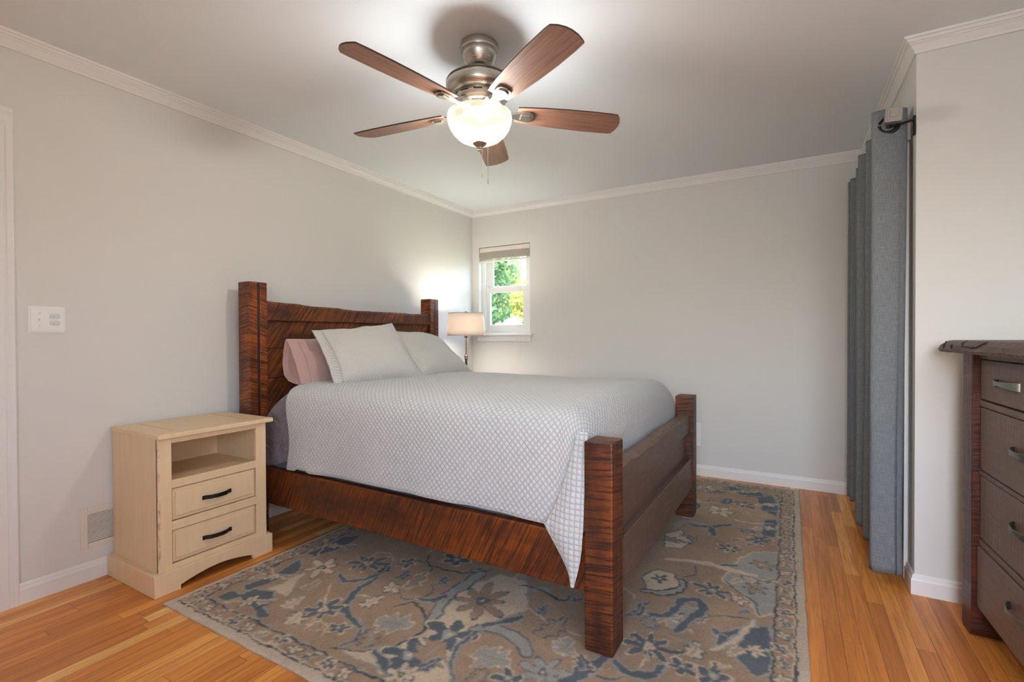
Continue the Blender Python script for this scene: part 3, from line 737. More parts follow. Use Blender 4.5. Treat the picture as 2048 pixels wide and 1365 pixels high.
b.tube([(.0, .05, 1.20), (0, .062, 1.27), (0, .045, 1.335), (0, 0, 1.345)], .002, 6).tube([(.0, -.05, 1.20), (0, -.062, 1.27), (0, -.045, 1.335), (0, 0, 1.345)], .002, 6).tube([(0, .05, 1.2), (0, -.05, 1.2)], .002, 6)
b.build('harp', BRZ_, lp)
MB().lathe([(0, 1.34), (.006, 1.342), (.012, 1.352), (.014, 1.362), (.009, 1.372), (0, 1.376)], 0, 0, 16).build('finial', BRZ_, lp, smooth='auto')
l = light('lamp_bulb', 'POINT', (0, 0, 1.262), 15.5, (1, .96, .88), shadow_soft_size=.09); l.parent = lp

# ---------------------------------------------------------------- curtain on its rod
LINEN = mat('blue_grey_linen', hx('7f888b'), .9, spec=.15); n = N(LINEN)
u = n.n('UVMap', uv_map='cloth').outputs[0]
t1 = n.noise(n.n('Mapping', {0: u, 'Scale': (18, 900, 1)}).outputs[0], 1, 3, .7); t2 = n.noise(n.n('Mapping', {0: u, 'Scale': (700, 22, 1)}).outputs[0], 1, 3, .7)
tt = n.math('MULTIPLY', n.math('ADD', t1, t2), .5)
n.out(n.ramp(tt, (.34, hx('5c6266')), (.5, hx('74797c')), (.66, hx('94989a'))), n.bump(tt, .0008, .6))
keys = [(.456, 2.835), (.450, 2.792), (.40, 2.772), (.342, 2.770), (.328, 2.795), (.352, 2.88), (.42, 2.97), (.452, 3.02), (.44, 3.08), (.365, 3.15), (.349, 3.18), (.37, 3.24), (.445, 3.29), (.43, 3.345), (.352, 3.385), (.338, 3.41), (.37, 3.47), (.445, 3.54), (.435, 3.59), (.365, 3.64), (.353, 3.665), (.38, 3.72), (.44, 3.78), (.42, 3.83), (.356, 3.87), (.346, 3.89), (.40, 3.92), (.36, 3.945), (.337, 3.955), (.36, 3.985), (.42, 3.99)]
def spline(k, n):
    o = []
    for i in range(len(k)-1):
        p0, p1, p2, p3 = k[max(i-1, 0)], k[i], k[i+1], k[min(i+2, len(k)-1)]
        for j in range(n):
            t = j/n
            o.append(tuple(.5*((2*p1[d])+(-p0[d]+p2[d])*t+(2*p0[d]-5*p1[d]+4*p2[d]-p3[d])*t*t+(-p0[d]+3*p1[d]-3*p2[d]+p3[d])*t**3) for d in (0, 1)))
    o.append(k[-1]); return o
path = spline(keys, 7); PN = len(path); cl = [0]
for a, b_ in zip(path, path[1:]): cl.append(cl[-1]+math.hypot(b_[0]-a[0], b_[1]-a[1]))
CZ0, CZ1 = .055, 2.168
def cur(u, v):
    i = round(u*(PN-1)); x, y = path[i]; z = CZ0+(CZ1-CZ0)*v; q = 1-v
    x += q*(.012*NZ(i*.09, z*.8, 1)+.004*NZ(i*.25, z*3, 4)); y += q*.03*NZ(i*.05, z*.7, 7)
    if i < 40: y -= .010*math.sin(q*3)*(1 if i > 10 else .4); x -= .012*q*(1 if i < 12 else 0)
    return (min(x, .474), y, z + (.010*NZ(i*.12, 2) if v == 0 else 0))
cu = MB().grid(cur, PN, 60, lambda u, v: (cl[round(u*(PN-1))], v*2.1)).build('curtain', LINEN, smooth=True, solid=.003, recalc=False)
tag(cu, 'blue-grey linen curtain gathered in folds on the right side', 'curtain')
RODX, RODZ = .386, 2.098
b = MB(); ring = [(RODX+.034*math.cos(a*math.pi/16), 2.7685, RODZ-.002+.034*math.sin(a*math.pi/16)) for a in range(33)]
b.tube(ring, .009, 8, cap=False, flat=(.006, .010))
b.build('grommet', BLACK, cu, smooth=True)
rod = tag(empty('curtain_rod', (RODX, 2.66, RODZ)), 'pewter curtain rod with a square stepped finial beside the corner', 'curtain rod')
PEW = brushed('pewter_rod', 'a49e96', .35)
pipe = MB().lathe([(.012, 0), (.012, 1.50)], 0, 0, 16).build('pole', PEW, rod, smooth='auto'); pipe.matrix_local = Matrix.Rotation(-math.pi/2, 4, 'X')
b = MB(); h = .030
for y0, y1, s in ((-.012, .020, h), (-.020, -.012, h*.78), (-.028, -.020, h*.5), (.020, .032, h*.55)): b.box(-s, s, y0, y1, -s, s)
b.prism([(-h*.5, -h*.5), (h*.5, -h*.5), (h*.5, h*.5), (-h*.5, h*.5)], -.030, -.028, 'y')
b.build('finial', PEW, rod, bevel=.004).rotation_euler = (0, math.radians(4), 0)
for y in (.092, 1.38):
    b = MB().tube([(0, y, -.018), (.03, y, -.012), (.078, y, -.004), (.086, y, -.012), (.087, y, -.05)], .0045, 8); b.box(.084, .0915, y-.012, y+.012, -.07, .012); b.tube([(-.0, y, -.02), (.0, y, -.012)], .012, 10)
    b.build('bracket', BLACK, rod)

# ---------------------------------------------------------------- window blind
BL = mat('blind_slat', hx('d8cfc2'), .5)
bd = tag(empty('window_blind', (WX0, BY, WZ1)), 'raised cream slatted blind at the top of the small window', 'blind')
b = MB(); b.box(.006, ww-.006, .004, .052, -.05, -.006); b.build('headrail', BL, bd, bevel=.003)
b = MB()
for k in range(9):
    z = -.0545-k*.0085; b.prism([(.004, z), (.028, z-.0015), (.052, z), (.052, z+.003), (.028, z+.0045), (.004, z+.003)], .008, ww-.008, 'x')
b.build('slats', BL, bd)
b = MB(); b.box(.008, ww-.008, .006, .05, -.152, -.135); b.build('bottom_rail', BL, bd, bevel=.003)
b = MB()
for x in (.12, .14, .43, .45): MB().tube([(x, .003, -.05), (x, .003, -.152)], .0014, 5).build('ladder_cord', BL, bd)
for x, z in ((.475, -1.16), (.50, -1.14)): MB().tube([(x, .001, -.05), (x, -.034, -.91), (x, -.0345, z)], .0013, 5).build('pull_cord', BL, bd)

# ---------------------------------------------------------------- wall fittings
sw = tag(empty('light_switch', (LX, .791, 1.170)), 'white double switch plate with a toggle on the left wall', 'light switch')
b = MB(); b.prism([(0, 0), (.125, 0), (.125, .117), (0, .117)], 0, .003, 'x'); b.prism([(.007, .007), (.118, .007), (.118, .110), (.007, .110)], .003, .0062, 'x')
b.build('plate', WHITEP, sw, bevel=.0025)
b = MB(); b.box(.006, .0075, .031, .043, .045, .070); b.prism([(.0332, .054), (.0408, .054), (.0408, .063), (.0332, .063)], .0072, .018, 'x')
b.build('toggle', WHITEP, sw, bevel=.001)
for zc in (.074, .043):
    pr = [(.088+.018*(1 if abs(a) < math.pi/2 else -1)*.5+.010*math.cos(a), zc+.0115*math.sin(a)) for a in [k*math.pi/12 for k in range(-12, 12)]]
    b = MB().prism(pr, .006, .008, 'x'); b.box(.008, .0125, .082, .100, zc-.004, zc+.003); b.build('rocker', mat('rocker_plastic', hx('d3d3d0'), .35), sw, bevel=.0008)
for z in (.085, .030): MB().tube([(.006, .037, z), (.0072, .037, z)], .003, 8).build('screw', mat('plate_screw', hx('bdbdb8'), .4), sw)

VENT = mat('vent_enamel', hx('d6d0c0'), .4)
vt = tag(empty('wall_vent', (LX, .960, .149)), 'cream louvred air vent on the left wall beside the nightstand', 'vent')
vw, vh = .245, .194
fr2 = MB(); o_, t_ = .027, .006
fr2.box(0, t_, 0, o_, 0, vh); fr2.box(0, t_, vw-o_, vw, 0, vh); fr2.box(0, t_, o_, vw-o_, 0, o_); fr2.box(0, t_, o_, vw-o_, vh-o_-.004, vh)
fr2.build('frame', VENT, vt, bevel=.002)
box(0.0005, .0012, o_, vw-o_, o_, vh-o_).build('duct_opening', mat('duct_dark', hx('1c1a18'), .9), vt)
b = MB()
for k in range(17):
    z = o_+.003+k*.0081; b.prism([(.0015, z+.0045), (.0055, z), (.0062, z+.0012), (.0022, z+.0057)], o_, vw-o_, 'y')
b.build('louvres', VENT, vt)
b = MB().tube([(.006, .012, .078), (.0095, .012, .078)], .004, 10); b.build('lever', VENT, vt)

wp = tag(empty('wall_plate', (-.705, BY, .24)), 'white wall plate just peeking out behind the far foot post', 'wall plate')
b = MB(); b.box(0, .076, -.006, 0, 0, .19); b.build('plate', WHITEP, wp, bevel=.002)
for z in (.03, .11): box(.02, .055, -.009, -.006, z, z+.045).build('socket', WHITEP, wp, bevel=.002)

# ---------------------------------------------------------------- rug with its woven pattern
RUG0 = (-2.33, 1.055); RW_, RL = 2.39, 3.07
MOT = [('P','C','L',[(0.926,0.157),(0.989,0.187),(1.069,0.26),(1.106,0.339),(1.128,0.412),(1.112,0.509),(1.061,0.659),(1.067,0.728),(1.134,0.91),(1.272,0.914),(1.378,0.715),(1.316,0.61),(1.284,0.476),(1.27,0.385),(1.294,0.322),(1.365,0.218),(1.238,0.146),(1.149,0.159),(1.026,0.16)]),('S','S','L',0.035,[(0.616,0.677),(0.645,0.561),(0.648,0.476),(0.674,0.41),(0.7,0.363),(0.772,0.318),(0.883,0.287)]),('S','S','L',0.016,[(0.883,0.287),(0.918,0.233),(0.905,0.179)]),('S','S','L',0.03,[(0.455,0.548),(0.521,0.51),(0.576,0.532),(0.625,0.624)]),('L','D','L',0.05,(0.607,0.652),(0.611,0.735)),('S','D',None,0.012,[(0.867,0.146),(0.976,0.183),(1.065,0.256),(1.095,0.333),(1.099,0.396),(1.067,0.456),(1.0,0.503),(0.939,0.52),(0.887,0.461)]),('S','L','S',0.055,[(1.088,0.441),(1.072,0.514),(1.032,0.611),(1.033,0.659),(1.043,0.803),(1.045,0.879),(1.006,0.886)]),('S','S','L',0.03,[(0.935,0.557),(0.996,0.575),(1.015,0.633)]),('F','T','S',0.13,8,(1.185,0.681)),('P','S','L',[(0.164,0.139),(0.167,0.189),(0.242,0.199),(0.233,0.251),(0.334,0.283),(0.404,0.227),(0.397,0.193),(0.481,0.153),(0.462,0.136),(0.359,0.172),(0.229,0.191),(0.231,0.145)]),('P','S','L',[(0.169,0.259),(0.191,0.362),(0.186,0.456),(0.164,0.548),(0.252,0.473),(0.248,0.393),(0.231,0.293),(0.213,0.232)]),('P','S','L',[(0.135,0.622),(0.161,0.731),(0.127,0.841),(0.202,0.91),(0.224,0.817),(0.22,0.716),(0.192,0.608)]),('P','C','L',[(0.293,0.294),(0.306,0.353),(0.304,0.463),(0.34,0.39),(0.413,0.295),(0.334,0.3)]),('F','S','C',0.085,7,(0.643,0.302)),('F','S','C',0.1,8,(0.497,0.692)),('F','S','L',0.05,5,(0.662,0.785)),('F','S','L',0.045,5,(0.804,0.243)),('L','C','L',0.075,(0.47,0.226),(0.503,0.321)),('L','T','S',0.075,(0.971,0.205),(0.938,0.305)),('L','C','S',0.085,(0.59,0.161),(0.598,0.241)),('L','C','S',0.07,(0.741,0.401),(0.801,0.489)),('F','C','S',0.09,6,(0.332,0.548)),('L','S','L',0.06,(0.719,0.639),(0.748,0.731)),('L','S','L',0.05,(0.926,0.71),(0.938,0.772)),('L','L','C',0.13,(0.884,0.367),(1.051,0.382)),('L','T','C',0.06,(0.818,0.589),(0.823,0.774)),('L','T','C',0.05,(0.408,0.358),(0.451,0.452)),('F','C','T',0.05,5,(0.766,0.568)),('L','T','C',0.07,(0.706,0.175),(0.701,0.25)),('F','S','L',0.11,5,(1.205,0.425)),('F','S','L',0.11,5,(1.15,0.257)),('L','T','S',0.17,(1.184,0.249),(1.231,0.374)),('L','S','L',0.045,(1.211,0.209),(1.276,0.291)),('S','S','L',0.03,[(1.023,0.212),(1.091,0.186),(1.155,0.153)]),('F','C','S',0.06,6,(1.196,0.167)),('S','S','L',0.014,[(1.37,0.22),(1.313,0.291),(1.281,0.38),(1.284,0.476),(1.312,0.541),(1.329,0.604)]),('P','T',None,[(1.38,0.226),(1.323,0.297),(1.298,0.378),(1.302,0.461),(1.352,0.551),(1.445,0.591),(1.58,0.339)]),('S','C',None,0.012,[(0.498,0.461),(0.575,0.37),(0.64,0.3)]),('S','C',None,0.012,[(0.789,0.172),(0.751,0.226),(0.693,0.232),(0.693,0.193)]),('S','C',None,0.01,[(0.479,0.62),(0.441,0.77),(0.504,0.828),(0.596,0.769)]),('S','D',None,0.012,[(0.698,0.914),(0.752,0.835),(0.845,0.826),(0.984,0.845),(1.066,0.93)]),('F','S','L',0.08,5,(0.856,0.936)),('L','L','S',0.06,(0.243,0.729),(0.315,0.781)),('S','L','S',0.05,[(1.259,0.491),(1.312,0.535),(1.397,0.54),(1.471,0.513),(1.518,0.464)]),('S','S','L',0.03,[(1.288,0.529),(1.345,0.598),(1.393,0.656)]),('L','S','L',0.05,(1.422,0.72),(1.459,0.774)),('L','T','S',0.08,(1.494,0.58),(1.563,0.736)),('L','L','C',0.09,(1.591,0.529),(1.636,0.62)),('L','L','C',0.13,(1.345,0.404),(1.485,0.375)),('F','L','S',0.085,7,(1.606,0.41)),('L','T','S',0.06,(1.406,0.243),(1.448,0.32)),('F','S','L',0.05,4,(1.514,0.325)),('S','S','L',0.05,[(1.678,0.386),(1.724,0.476),(1.761,0.589)]),('S','S','L',0.035,[(1.797,0.585),(1.842,0.553),(1.888,0.552),(1.933,0.583),(1.951,0.632)]),('L','S','C',0.06,(1.706,0.477),(1.696,0.565)),('F','S','L',0.075,7,(2.028,1.255)),('F','S','C',0.095,8,(1.885,0.721)),('F','S','C',0.06,7,(2.05,1.759)),('P','L','C',[(1.897,0.955),(1.939,1.061),(2.0,1.062),(1.983,0.942),(1.966,0.874),(1.919,0.891)]),('S','S','L',0.04,[(1.832,0.935),(1.897,0.958),(1.931,1.1),(1.985,1.139),(2.018,1.072),(1.981,0.972),(1.956,0.869)]),('L','L','S',0.06,(1.825,0.853),(1.868,0.915)),('S','S','L',0.04,[(2.075,0.95),(2.113,0.922),(2.161,0.984)]),('S','S','L',0.03,[(2.113,0.922),(2.106,0.865)]),('P','S','L',[(2.164,0.878),(2.199,1.02),(2.255,1.066),(2.272,0.914),(2.273,0.792),(2.228,0.75),(2.183,0.792)]),('S','C','L',0.02,[(2.086,0.809),(2.148,0.908),(2.209,1.085)]),('P','C','S',[(1.731,1.229),(1.771,1.329),(1.847,1.316),(1.897,1.24),(1.846,1.153),(1.774,1.131)]),('S','L','D',0.03,[(1.759,1.104),(1.837,1.119),(1.905,1.196),(1.898,1.281)]),('F','S','L',0.045,5,(1.803,1.249)),('P','C','S',[(1.717,1.794),(1.777,1.875),(1.853,1.748),(1.823,1.632),(1.745,1.616)]),('F','T','S',0.035,5,(1.763,1.727)),('S','C',None,0.05,[(1.787,1.468),(1.958,1.515),(2.093,1.498),(2.186,1.496)]),('P','L','C',[(2.063,1.374),(2.108,1.624),(2.171,1.76),(2.277,1.819),(2.275,1.2),(2.22,1.137),(2.185,1.251),(2.108,1.339)]),('S','S',None,0.012,[(2.072,1.369),(2.135,1.296),(2.2,1.242),(2.22,1.137)]),('F','T','S',0.05,6,(2.193,1.367)),('F','T','C',0.05,6,(2.213,1.634)),('S','S','L',0.03,[(2.036,1.536),(2.096,1.557)]),('S','S',None,0.012,[(1.919,1.47),(1.944,1.371),(1.899,1.324)]),('S','S','L',0.04,[(1.811,1.995),(1.917,2.02),(2.015,2.109)]),('S','S','L',0.035,[(1.917,2.02),(1.955,1.895)]),('L','S','L',0.06,(2.081,2.078),(2.155,2.038)),('L','S','L',0.045,(2.148,1.145),(2.178,1.137)),('P','S','L',[(1.919,2.927),(2.032,2.856),(2.146,2.869),(2.174,2.787),(2.039,2.76),(1.957,2.815)]),('P','S','L',[(2.133,2.74),(2.222,2.813),(2.262,2.61),(2.255,2.406),(2.175,2.479)]),('P','S','L',[(2.195,2.28),(2.257,2.332),(2.254,2.032),(2.195,2.03)]),('F','C','S',0.09,6,(1.935,2.325)),('S','S',None,0.012,[(1.81,2.446),(1.874,2.527),(1.942,2.475)]),('L','C','L',0.06,(1.749,2.086),(1.801,2.191)),('L','C','S',0.07,(2.002,0.737),(2.057,0.831)),('F','S','L',0.05,5,(2.012,0.666)),('F','S','L',0.07,5,(2.11,0.672)),('S','L',None,0.014,[(1.777,0.768),(1.881,0.826),(2.026,0.813),(2.065,0.822)]),('S','C',None,0.01,[(1.893,0.583),(1.893,0.663),(1.885,0.721)]),('S','D',None,0.012,[(1.252,0.878),(1.349,0.883),(1.47,0.849),(1.558,0.898)]),('L','S','L',0.05,(1.492,0.861),(1.516,0.911)),('S','S',None,0.012,[(2.016,1.007),(2.111,1.075),(2.195,1.092)]),('L','S','L',0.04,(1.753,0.874),(1.819,1.019)),('F','C','S',0.04,5,(2.141,1.227)),('L','S','L',0.04,(1.862,1.753),(1.805,1.843)),('L','S','C',0.04,(2.036,1.895),(2.105,1.903)),('L','S','C',0.04,(2.126,1.872),(2.174,1.87)),('L','C','T',0.05,(2.113,0.752),(2.158,0.732))]
def build_rug():
    st = .005; nx, ny = int(RW_/st)+1, int(RL/st)+1
    X, Y = np.meshgrid(np.linspace(0, RW_, nx), np.linspace(0, RL, ny))
    rng = np.random.RandomState(11)
    def vnoise(sc_, seed):
        r = np.random.RandomState(seed); gx, gy = int(RW_/sc_)+3, int(RL/sc_)+3; g = r.rand(gy, gx)
        fx, fy = X/sc_, Y/sc_; ix, iy = fx.astype(int), fy.astype(int); tx, ty = fx-ix, fy-iy
        tx, ty = tx*tx*(3-2*tx), ty*ty*(3-2*ty)
        return (g[iy, ix]*(1-tx)+g[iy, ix+1]*tx)*(1-ty)+(g[iy+1, ix]*(1-tx)+g[iy+1, ix+1]*tx)*ty
    wx = (vnoise(.03, 1)-.5)*.014+(vnoise(.012, 2)-.5)*.007; wy = (vnoise(.03, 3)-.5)*.014+(vnoise(.012, 4)-.5)*.007
    U, V_ = X+wx, Y+wy
    pal = {k: np.array(hx(h)[:3]) for k, h in (('T', 'af957a'), ('C', 'dac4a6'), ('S', '666e73'), ('D', '454c51'), ('L', 'aaa69b'), ('E', 'd0bea6'))}
    C = np.empty((ny, nx, 3)); C[:] = pal['T']
    H = np.zeros((ny, nx))
    def win(x0, x1, y0, y1, m=.05):
        a, b_ = max(0, int((x0-m)/st)), min(nx, int((x1+m)/st)+2); c_, d_ = max(0, int((y0-m)/st)), min(ny, int((y1+m)/st)+2)
        return slice(c_, d_), slice(a, b_)
    def put(w, sd, c_, oc, ow=.008):
        """sd: signed distance in the window, negative inside"""
        if oc:
            k = (sd > -.001) & (sd < ow); C[w][k] = pal[oc]
        k = sd <= 0; C[w][k] = pal[c_]
    def seg(w, a, b_):
        px, py = U[w]-a[0], V_[w]-a[1]; dx, dy = b_[0]-a[0], b_[1]-a[1]; t = np.clip((px*dx+py*dy)/(dx*dx+dy*dy+1e-9), 0, 1)
        return np.hypot(px-dx*t, py-dy*t)
    def stroke(pts, wd, c_, oc):
        xs, ys = [p[0] for p in pts], [p[1] for p in pts]; w = win(min(xs), max(xs), min(ys), max(ys), wd+.03)
        p2 = []
        for i in range(len(pts)-1):
            p0, p1, p2_, p3 = pts[max(i-1, 0)], pts[i], pts[i+1], pts[min(i+2, len(pts)-1)]
            for t in (0, .25, .5, .75): p2.append(tuple(.5*(2*p1[d]+(p2_[d]-p0[d])*t+(2*p0[d]-5*p1[d]+4*p2_[d]-p3[d])*t*t+(-p0[d]+3*p1[d]-3*p2_[d]+p3[d])*t**3) for d in (0, 1)))
        p2.append(pts[-1]); m = len(p2)-1
        sd = np.full(U[w].shape, 9.)
        for i, (a, b_) in enumerate(zip(p2, p2[1:])):
            r = wd*.42*(1-.5*abs(2*i/m-1)**2)*(1+.18*math.sin(i*1.9)); sd = np.minimum(sd, seg(w, a, b_)-r)
        put(w, sd, c_, oc)
    def poly(pts, c_, oc):
        xs, ys = [p[0] for p in pts], [p[1] for p in pts]; w = win(min(xs), max(xs), min(ys), max(ys), .03)
        ins = np.zeros(U[w].shape, bool); d = np.full(U[w].shape, 9.)
        for a, b_ in zip(pts, pts[1:]+pts[:1]):
            k = ((a[1] > V_[w]) != (b_[1] > V_[w])) & (U[w] < (b_[0]-a[0])*(V_[w]-a[1])/(b_[1]-a[1]+1e-9)+a[0]); ins ^= k
            d = np.minimum(d, seg(w, a, b_))
        put(w, np.where(ins, -d, d)-.004, c_, oc)
    def star(p, r, n, c_, cc, ph=None):
        w = win(p[0]-r, p[0]+r, p[1]-r, p[1]+r, .02); dx, dy = U[w]-p[0], V_[w]-p[1]; d = np.hypot(dx, dy); a = np.arctan2(dy, dx)+(ph if ph is not None else p[0]*7)
        rr = r*(.30+.66*np.abs(np.cos(a*n/2))**1.3)*(1+.16*np.sin(2*a+p[1]*9)+.10*np.sin(5*a+p[0]*5))
        put(w, (d-rr)*.6, c_, 'C' if c_ in 'SD' else 'S', .006)
        put(w, d-r*.24*(1+.2*np.sin(3*a)), cc, None); put(w, d-r*.10, 'C' if cc != 'C' else 'T', None)
    def leaf(a, b_, wd, c_, oc):
        w = win(min(a[0], b_[0]), max(a[0], b_[0]), min(a[1], b_[1]), max(a[1], b_[1]), wd)
        dx, dy = b_[0]-a[0], b_[1]-a[1]; L = math.hypot(dx, dy)+1e-6; ux, uy = dx/L, dy/L
        s = ((U[w]-a[0])*ux+(V_[w]-a[1])*uy)/L; q = -(U[w]-a[0])*uy+(V_[w]-a[1])*ux
        hw = wd*.5*np.sin(np.pi*np.clip(s, 0, 1))**.75*(1-.35*s)*(1+.35*np.sin(s*22))
        sd = np.where((s > 0) & (s < 1), np.abs(q+.012*np.sin(s*5))-hw, .05)
        put(w, sd, c_, oc, .009)
        k = (np.abs(q+.012*np.sin(s*5)) < .004) & (s > .15) & (s < .8); C[w][k] = pal['L' if c_ in 'SDT' else 'T']
    # unseen stretches of the field: scrolling vines with flowers in the same hand
    r = random.Random(5)
    def filler(cx, cy, s=1.):
        k = r.random(); a = r.random()*6.28
        if k < .3: star((cx, cy), .05+.045*r.random(), r.choice((5, 6, 7, 8)), r.choice('SSCL'), r.choice('CS'), a)
        elif k < .75: leaf((cx, cy), (cx+.13*math.cos(a), cy+.13*math.sin(a)), .055+.03*r.random(), r.choice('SSLCT'), r.choice('CLS'))
        else: stroke([(cx, cy), (cx+.09*math.cos(a), cy+.09*math.sin(a)), (cx+.17*math.cos(a+.7), cy+.17*math.sin(a+.7)), (cx+.17*math.cos(a+1.3), cy+.17*math.sin(a+1.3))], .03, r.choice('SL'), 'L')
    traced = [(.55, .25, .45), (.5, .75, .45), (1.0, .3, .5), (1.55, .45, .6), (2.05, .6, .45), (2.0, 1.1, .4), (1.8, 1.6, .35), (2.1, 2.2, .3), (.2, .3, .3), (1.15, .75, .35)]
    for gy in np.arange(.2, RL-.1, .135):
        for gx in np.arange(.17, RW_-.1, .135):
            x, y = gx+r.uniform(-.045, .045), gy+r.uniform(-.045, .045)
            if any(math.hypot(x-a, y-b_) < q*.85 for a, b_, q in traced): continue
            if r.random() < .55: filler(x, y)
    for cx, cy in ((.6, 1.7), (1.5, 2.55), (1.1, 1.6)):
        stroke([(cx-.3, cy-.3), (cx-.1, cy-.15), (cx+.05, cy+.1), (cx+.3, cy+.2)], .045, 'L', 'S')
    for m in MOT:
        if m[0] == 'P': poly(m[3], m[1], m[2])
    for m in MOT:
        if m[0] == 'P' and m[1] in 'SL':
            cx, cy = sum(p[0] for p in m[3])/len(m[3]), sum(p[1] for p in m[3])/len(m[3])
            star((cx, cy), .038, 6, 'C', 'T', cx*5); leaf((cx+.03, cy+.02), (cx+.10, cy+.05), .03, 'L' if m[1] == 'S' else 'S', 'C'); leaf((cx-.03, cy-.02), (cx-.09, cy-.06), .028, 'T', 'C')
    for k in range(46):                                  # thin cream scrolls between the flowers
        x, y, a = r.uniform(.2, RW_-.2), r.uniform(.2, RL-.2), r.uniform(0, 6.3); q = [(x, y)]; tw = r.uniform(-.9, .9)
        for s_ in range(4): a += tw; q.append((q[-1][0]+.07*math.cos(a), q[-1][1]+.07*math.sin(a)))
        stroke(q, .011, r.choice('CCLS'), None)
    for m in MOT:
        if m[0] == 'S': stroke(m[4], m[3], m[1], m[2])
        elif m[0] == 'L': leaf(m[4], m[5], m[3], m[1], m[2])
        elif m[0] == 'F': star(m[5], m[3], m[4], m[1], m[2])
    # border: cream edge, dark line, taupe band with small motifs, inner line
    E_ = np.minimum(np.minimum(X, RW_-X), np.minimum(Y, RL-Y)); Ew = np.minimum(np.minimum(U, RW_-U), np.minimum(V_, RL-V_))
    k = Ew < .112; C[k] = pal['T']
    def ring(e0, e1, c_): C[(Ew > e0) & (Ew < e1)] = pal[c_]
    ring(.036, .043, 'D'); ring(.043, .050, 'C'); ring(.106, .114, 'D'); ring(.114, .120, 'L')
    per = []
    s = .115
    while s < RW_-.08: per += [((s, .077), 0), ((s, RL-.077), 0)]; s += .092
    s = .115
    while s < RL-.08: per += [((.077, s), 1), ((RW_-.077, s), 1)]; s += .092
    for i, (p, ax) in enumerate(per):
        q = (p[0]+r.uniform(-.008, .008), p[1]+r.uniform(-.006, .006)); t = (i//2) % 3
        if t == 0: star(q, .032, 5, 'S', 'C', r.random()*6)
        elif t == 1: star(q, .028, 4, 'C', 'T', r.random()*6)
        else:
            d = r.uniform(-.6, .6)+(1.57 if ax else 0); leaf((q[0]-.03*math.cos(d), q[1]-.03*math.sin(d)), (q[0]+.03*math.cos(d), q[1]+.03*math.sin(d)), .035, r.choice('SSL'), 'C')
    C[Ew < .036] = pal['E']
    v = (vnoise(.16, 8)-.5)*.16+(vnoise(.04, 9)-.5)*.14+(rng.rand(ny, nx)-.5)*.22
    # blend a little so that yarn edges are soft, then yarn-to-yarn variation
    Cs = C.copy(); Cs[1:-1, 1:-1] = C[1:-1, 1:-1]*.44+(C[:-2, 1:-1]+C[2:, 1:-1]+C[1:-1, :-2]+C[1:-1, 2:])*.14
    Cs *= (1+v)[..., None]
    Zt = .0105+.0016*(vnoise(.02, 12)-.5)-.005*np.clip(1-E_/.012, 0, 1)**2
    jit = (vnoise(.05, 21)-.5)*.005*np.clip(1-E_/.05, 0, 1)
    XX, YY = X+jit, Y+jit
    verts = np.stack([XX, YY, Zt], -1).reshape(-1, 3)
    i0 = (np.arange(ny-1)[:, None]*nx+np.arange(nx-1)[None]).ravel()
    faces = np.stack([i0, i0+1, i0+1+nx, i0+nx], 1)
    ringi = np.concatenate([np.arange(nx), nx*np.arange(1, ny)+nx-1, (ny-1)*nx+np.arange(nx-2, -1, -1), nx*np.arange(ny-2, 0, -1)])
    low = verts[ringi].copy(); low[:, 2] = .0005; nb_ = len(verts); verts = np.concatenate([verts, low]); k = np.arange(len(ringi)); k2 = (k+1) % len(ringi)
    faces = np.concatenate([faces, np.stack([ringi, nb_+k, nb_+k2, ringi[k2]], 1)])
    cols = np.concatenate([Cs.reshape(-1, 3), np.tile(pal['E']*.8, (len(ringi), 1))])
    me = bpy.data.meshes.new('area_rug'); me.vertices.add(len(verts)); me.vertices.foreach_set('co', verts.astype(np.float32).ravel())
    me.loops.add(faces.size); me.loops.foreach_set('vertex_index', faces.astype(np.int32).ravel())
    me.polygons.add(len(faces)); me.polygons.foreach_set('loop_start', np.arange(0, faces.size, 4, dtype=np.int32)); me.polygons.foreach_set('loop_total', np.full(len(faces), 4, np.int32))
    me.update(); me.validate()
    ca = me.color_attributes.new('yarn', 'FLOAT_COLOR', 'POINT'); ca.data.foreach_set('color', np.concatenate([cols, np.ones((len(cols), 1))], 1).astype(np.float32).ravel())
    me.polygons.foreach_set('use_smooth', [True]*len(me.polygons))
    o = bpy.data.objects.new('area_rug', me); COL.objects.link(o); o.location = (*RUG0, 0)
    m = mat('wool_yarn', rough=.95, spec=.1, **{'Sheen Weight': .08}); n = N(m); at_ = n.n('Attribute', attribute_name='yarn')
    f = n.noise(n.coord(), 420, 2)
    n.out(n.mix(f, n.mix(.34, at_.outputs[0], (0, 0, 0, 1)), at_.outputs[0]), n.bump(n.math('ADD', f, n.noise(n.coord(), 90, 2)), .003, .8))
    me.materials.append(m)
    return o
tag(build_rug(), 'taupe and blue-grey wool rug with scrolling flowers lying under the bed', 'rug')

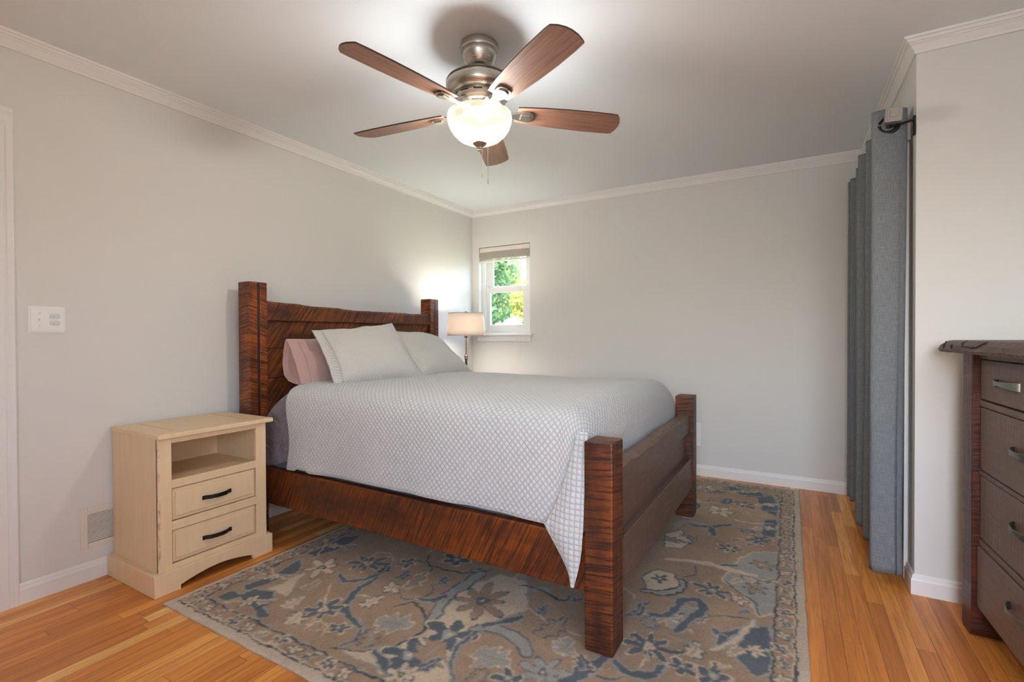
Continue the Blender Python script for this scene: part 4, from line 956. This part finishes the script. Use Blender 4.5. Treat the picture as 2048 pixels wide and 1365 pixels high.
# ---------------------------------------------------------------- the garden outside the small window
GR = cloth('lawn_grass', '5f7a3a', '48602c', 60, 3, .05, 0)
struct(box(-26, 12, BY+.16, 34, -.5, -.35).build('ground_outside', GR))
def leaves(cx, cy, cz, rx, ry, rz, n, size, seed, colm, name, parent):
    rng = np.random.RandomState(seed)
    d = rng.normal(size=(n, 3)); d /= np.linalg.norm(d, axis=1)[:, None]; rad = rng.rand(n)**.35
    p = d*rad[:, None]*np.array([rx, ry, rz])*(1+.22*np.sin(d[:, :1]*5+seed)*np.cos(d[:, 2:]*7)) + np.array([cx, cy, cz])
    a = rng.normal(size=(n, 3)); a /= np.linalg.norm(a, axis=1)[:, None]; b_ = np.cross(a, rng.normal(size=(n, 3))); b_ /= np.linalg.norm(b_, axis=1)[:, None]
    s = size*(.6+.8*rng.rand(n))[:, None]
    v = np.stack([p-a*s, p-b_*s*.45+a*s*.1, p+a*s, p+b_*s*.45+a*s*.1], 1).reshape(-1, 3)
    m = MB(); m.v = [tuple(q) for q in v]; m.f = [(4*i, 4*i+1, 4*i+2, 4*i+3) for i in range(n)]
    return m.build(name, colm, parent, recalc=False)
def leafmat(name, a, b_, c_):
    m = mat(name, hx(a), .6, spec=.2); n = N(m); col = n.ramp(n.noise(n.coord(), 2.6, 3), (.3, hx(a)), (.52, hx(b_)), (.75, hx(c_)))
    n.put(n.b.inputs['Base Color'], col); t = n.n('BsdfTranslucent'); n.put(t.inputs[0], col); mx = n.n('MixShader', {0: .35, 1: n.b.outputs[0], 2: t.outputs[0]}); n.t.links.new(mx.outputs[0], n.o.inputs[0]); return m
LA = leafmat('leaf_green', '4f6d28', '76953a', 'a9bd5c'); LB = leafmat('leaf_dark', '3f5c3c', '587a4e', '86a070'); LC = leafmat('leaf_yellow', '7d8a35', 'a4ab50', 'c4be78')
BARK = rough_wood('tree_bark', 'z', dark='5a4a3c', mid='7d6a58', light='96806a', scale=9, amt=.4, slant=0, rough=.9)
def tree(x, y, h, r, seed, lm, lab, n=9000, zc=.62, size=.075):
    t = tag(empty('garden_tree', (x, y, -.35)), lab, 'tree', 'trees outside the window')
    MB().tube([(0, 0, 0), (.05, .02, h*.35), (-.03, .04, h*.7), (.02, 0, h*.9)], [.16, .12, .08, .03], 10).build('trunk', BARK, t, smooth=True)
    leaves(0, 0, h*zc, r, r, h*.42, n, size, seed, lm, 'foliage', t)
tree(-6.75, 10.2, 5.2, .85, 3, LB, 'dark bushy tree on the left of the view through the small window', 7000)
tree(-7.4, 13.2, 3.0, 1.0, 12, LC, 'low yellow-green tree in the middle of the view through the small window', 7000)
tree(-5.55, 12.0, 6.2, .75, 8, LA, 'slender bright green tree at the right edge of the view through the window', 6000)
tree(-11.4, 18.0, 4.9, 1.9, 17, LA, 'broad pale green tree farthest back in the view through the window', 9000, .62, .1)
tree(-10.2, 11.0, 5.6, 1.7, 21, LB, 'large dark tree far left outside the small window', 6000)
PETAL = leafmat('white_petals', 'f4f4f0', 'ffffff', 'fbfbf6')
sh_ = tag(empty('garden_shrub', (-5.58, 9.6, -.35)), 'round white-flowering shrub low in the view through the small window', 'shrub')
MB().tube([(0, 0, 0), (.03, .01, .5), (0, 0, 1.2)], [.05, .04, .03], 8).build('stem', BARK, sh_, smooth=True)
leaves(0, 0, 1.42, .44, .44, .46, 5200, .045, 31, PETAL, 'blossoms', sh_)
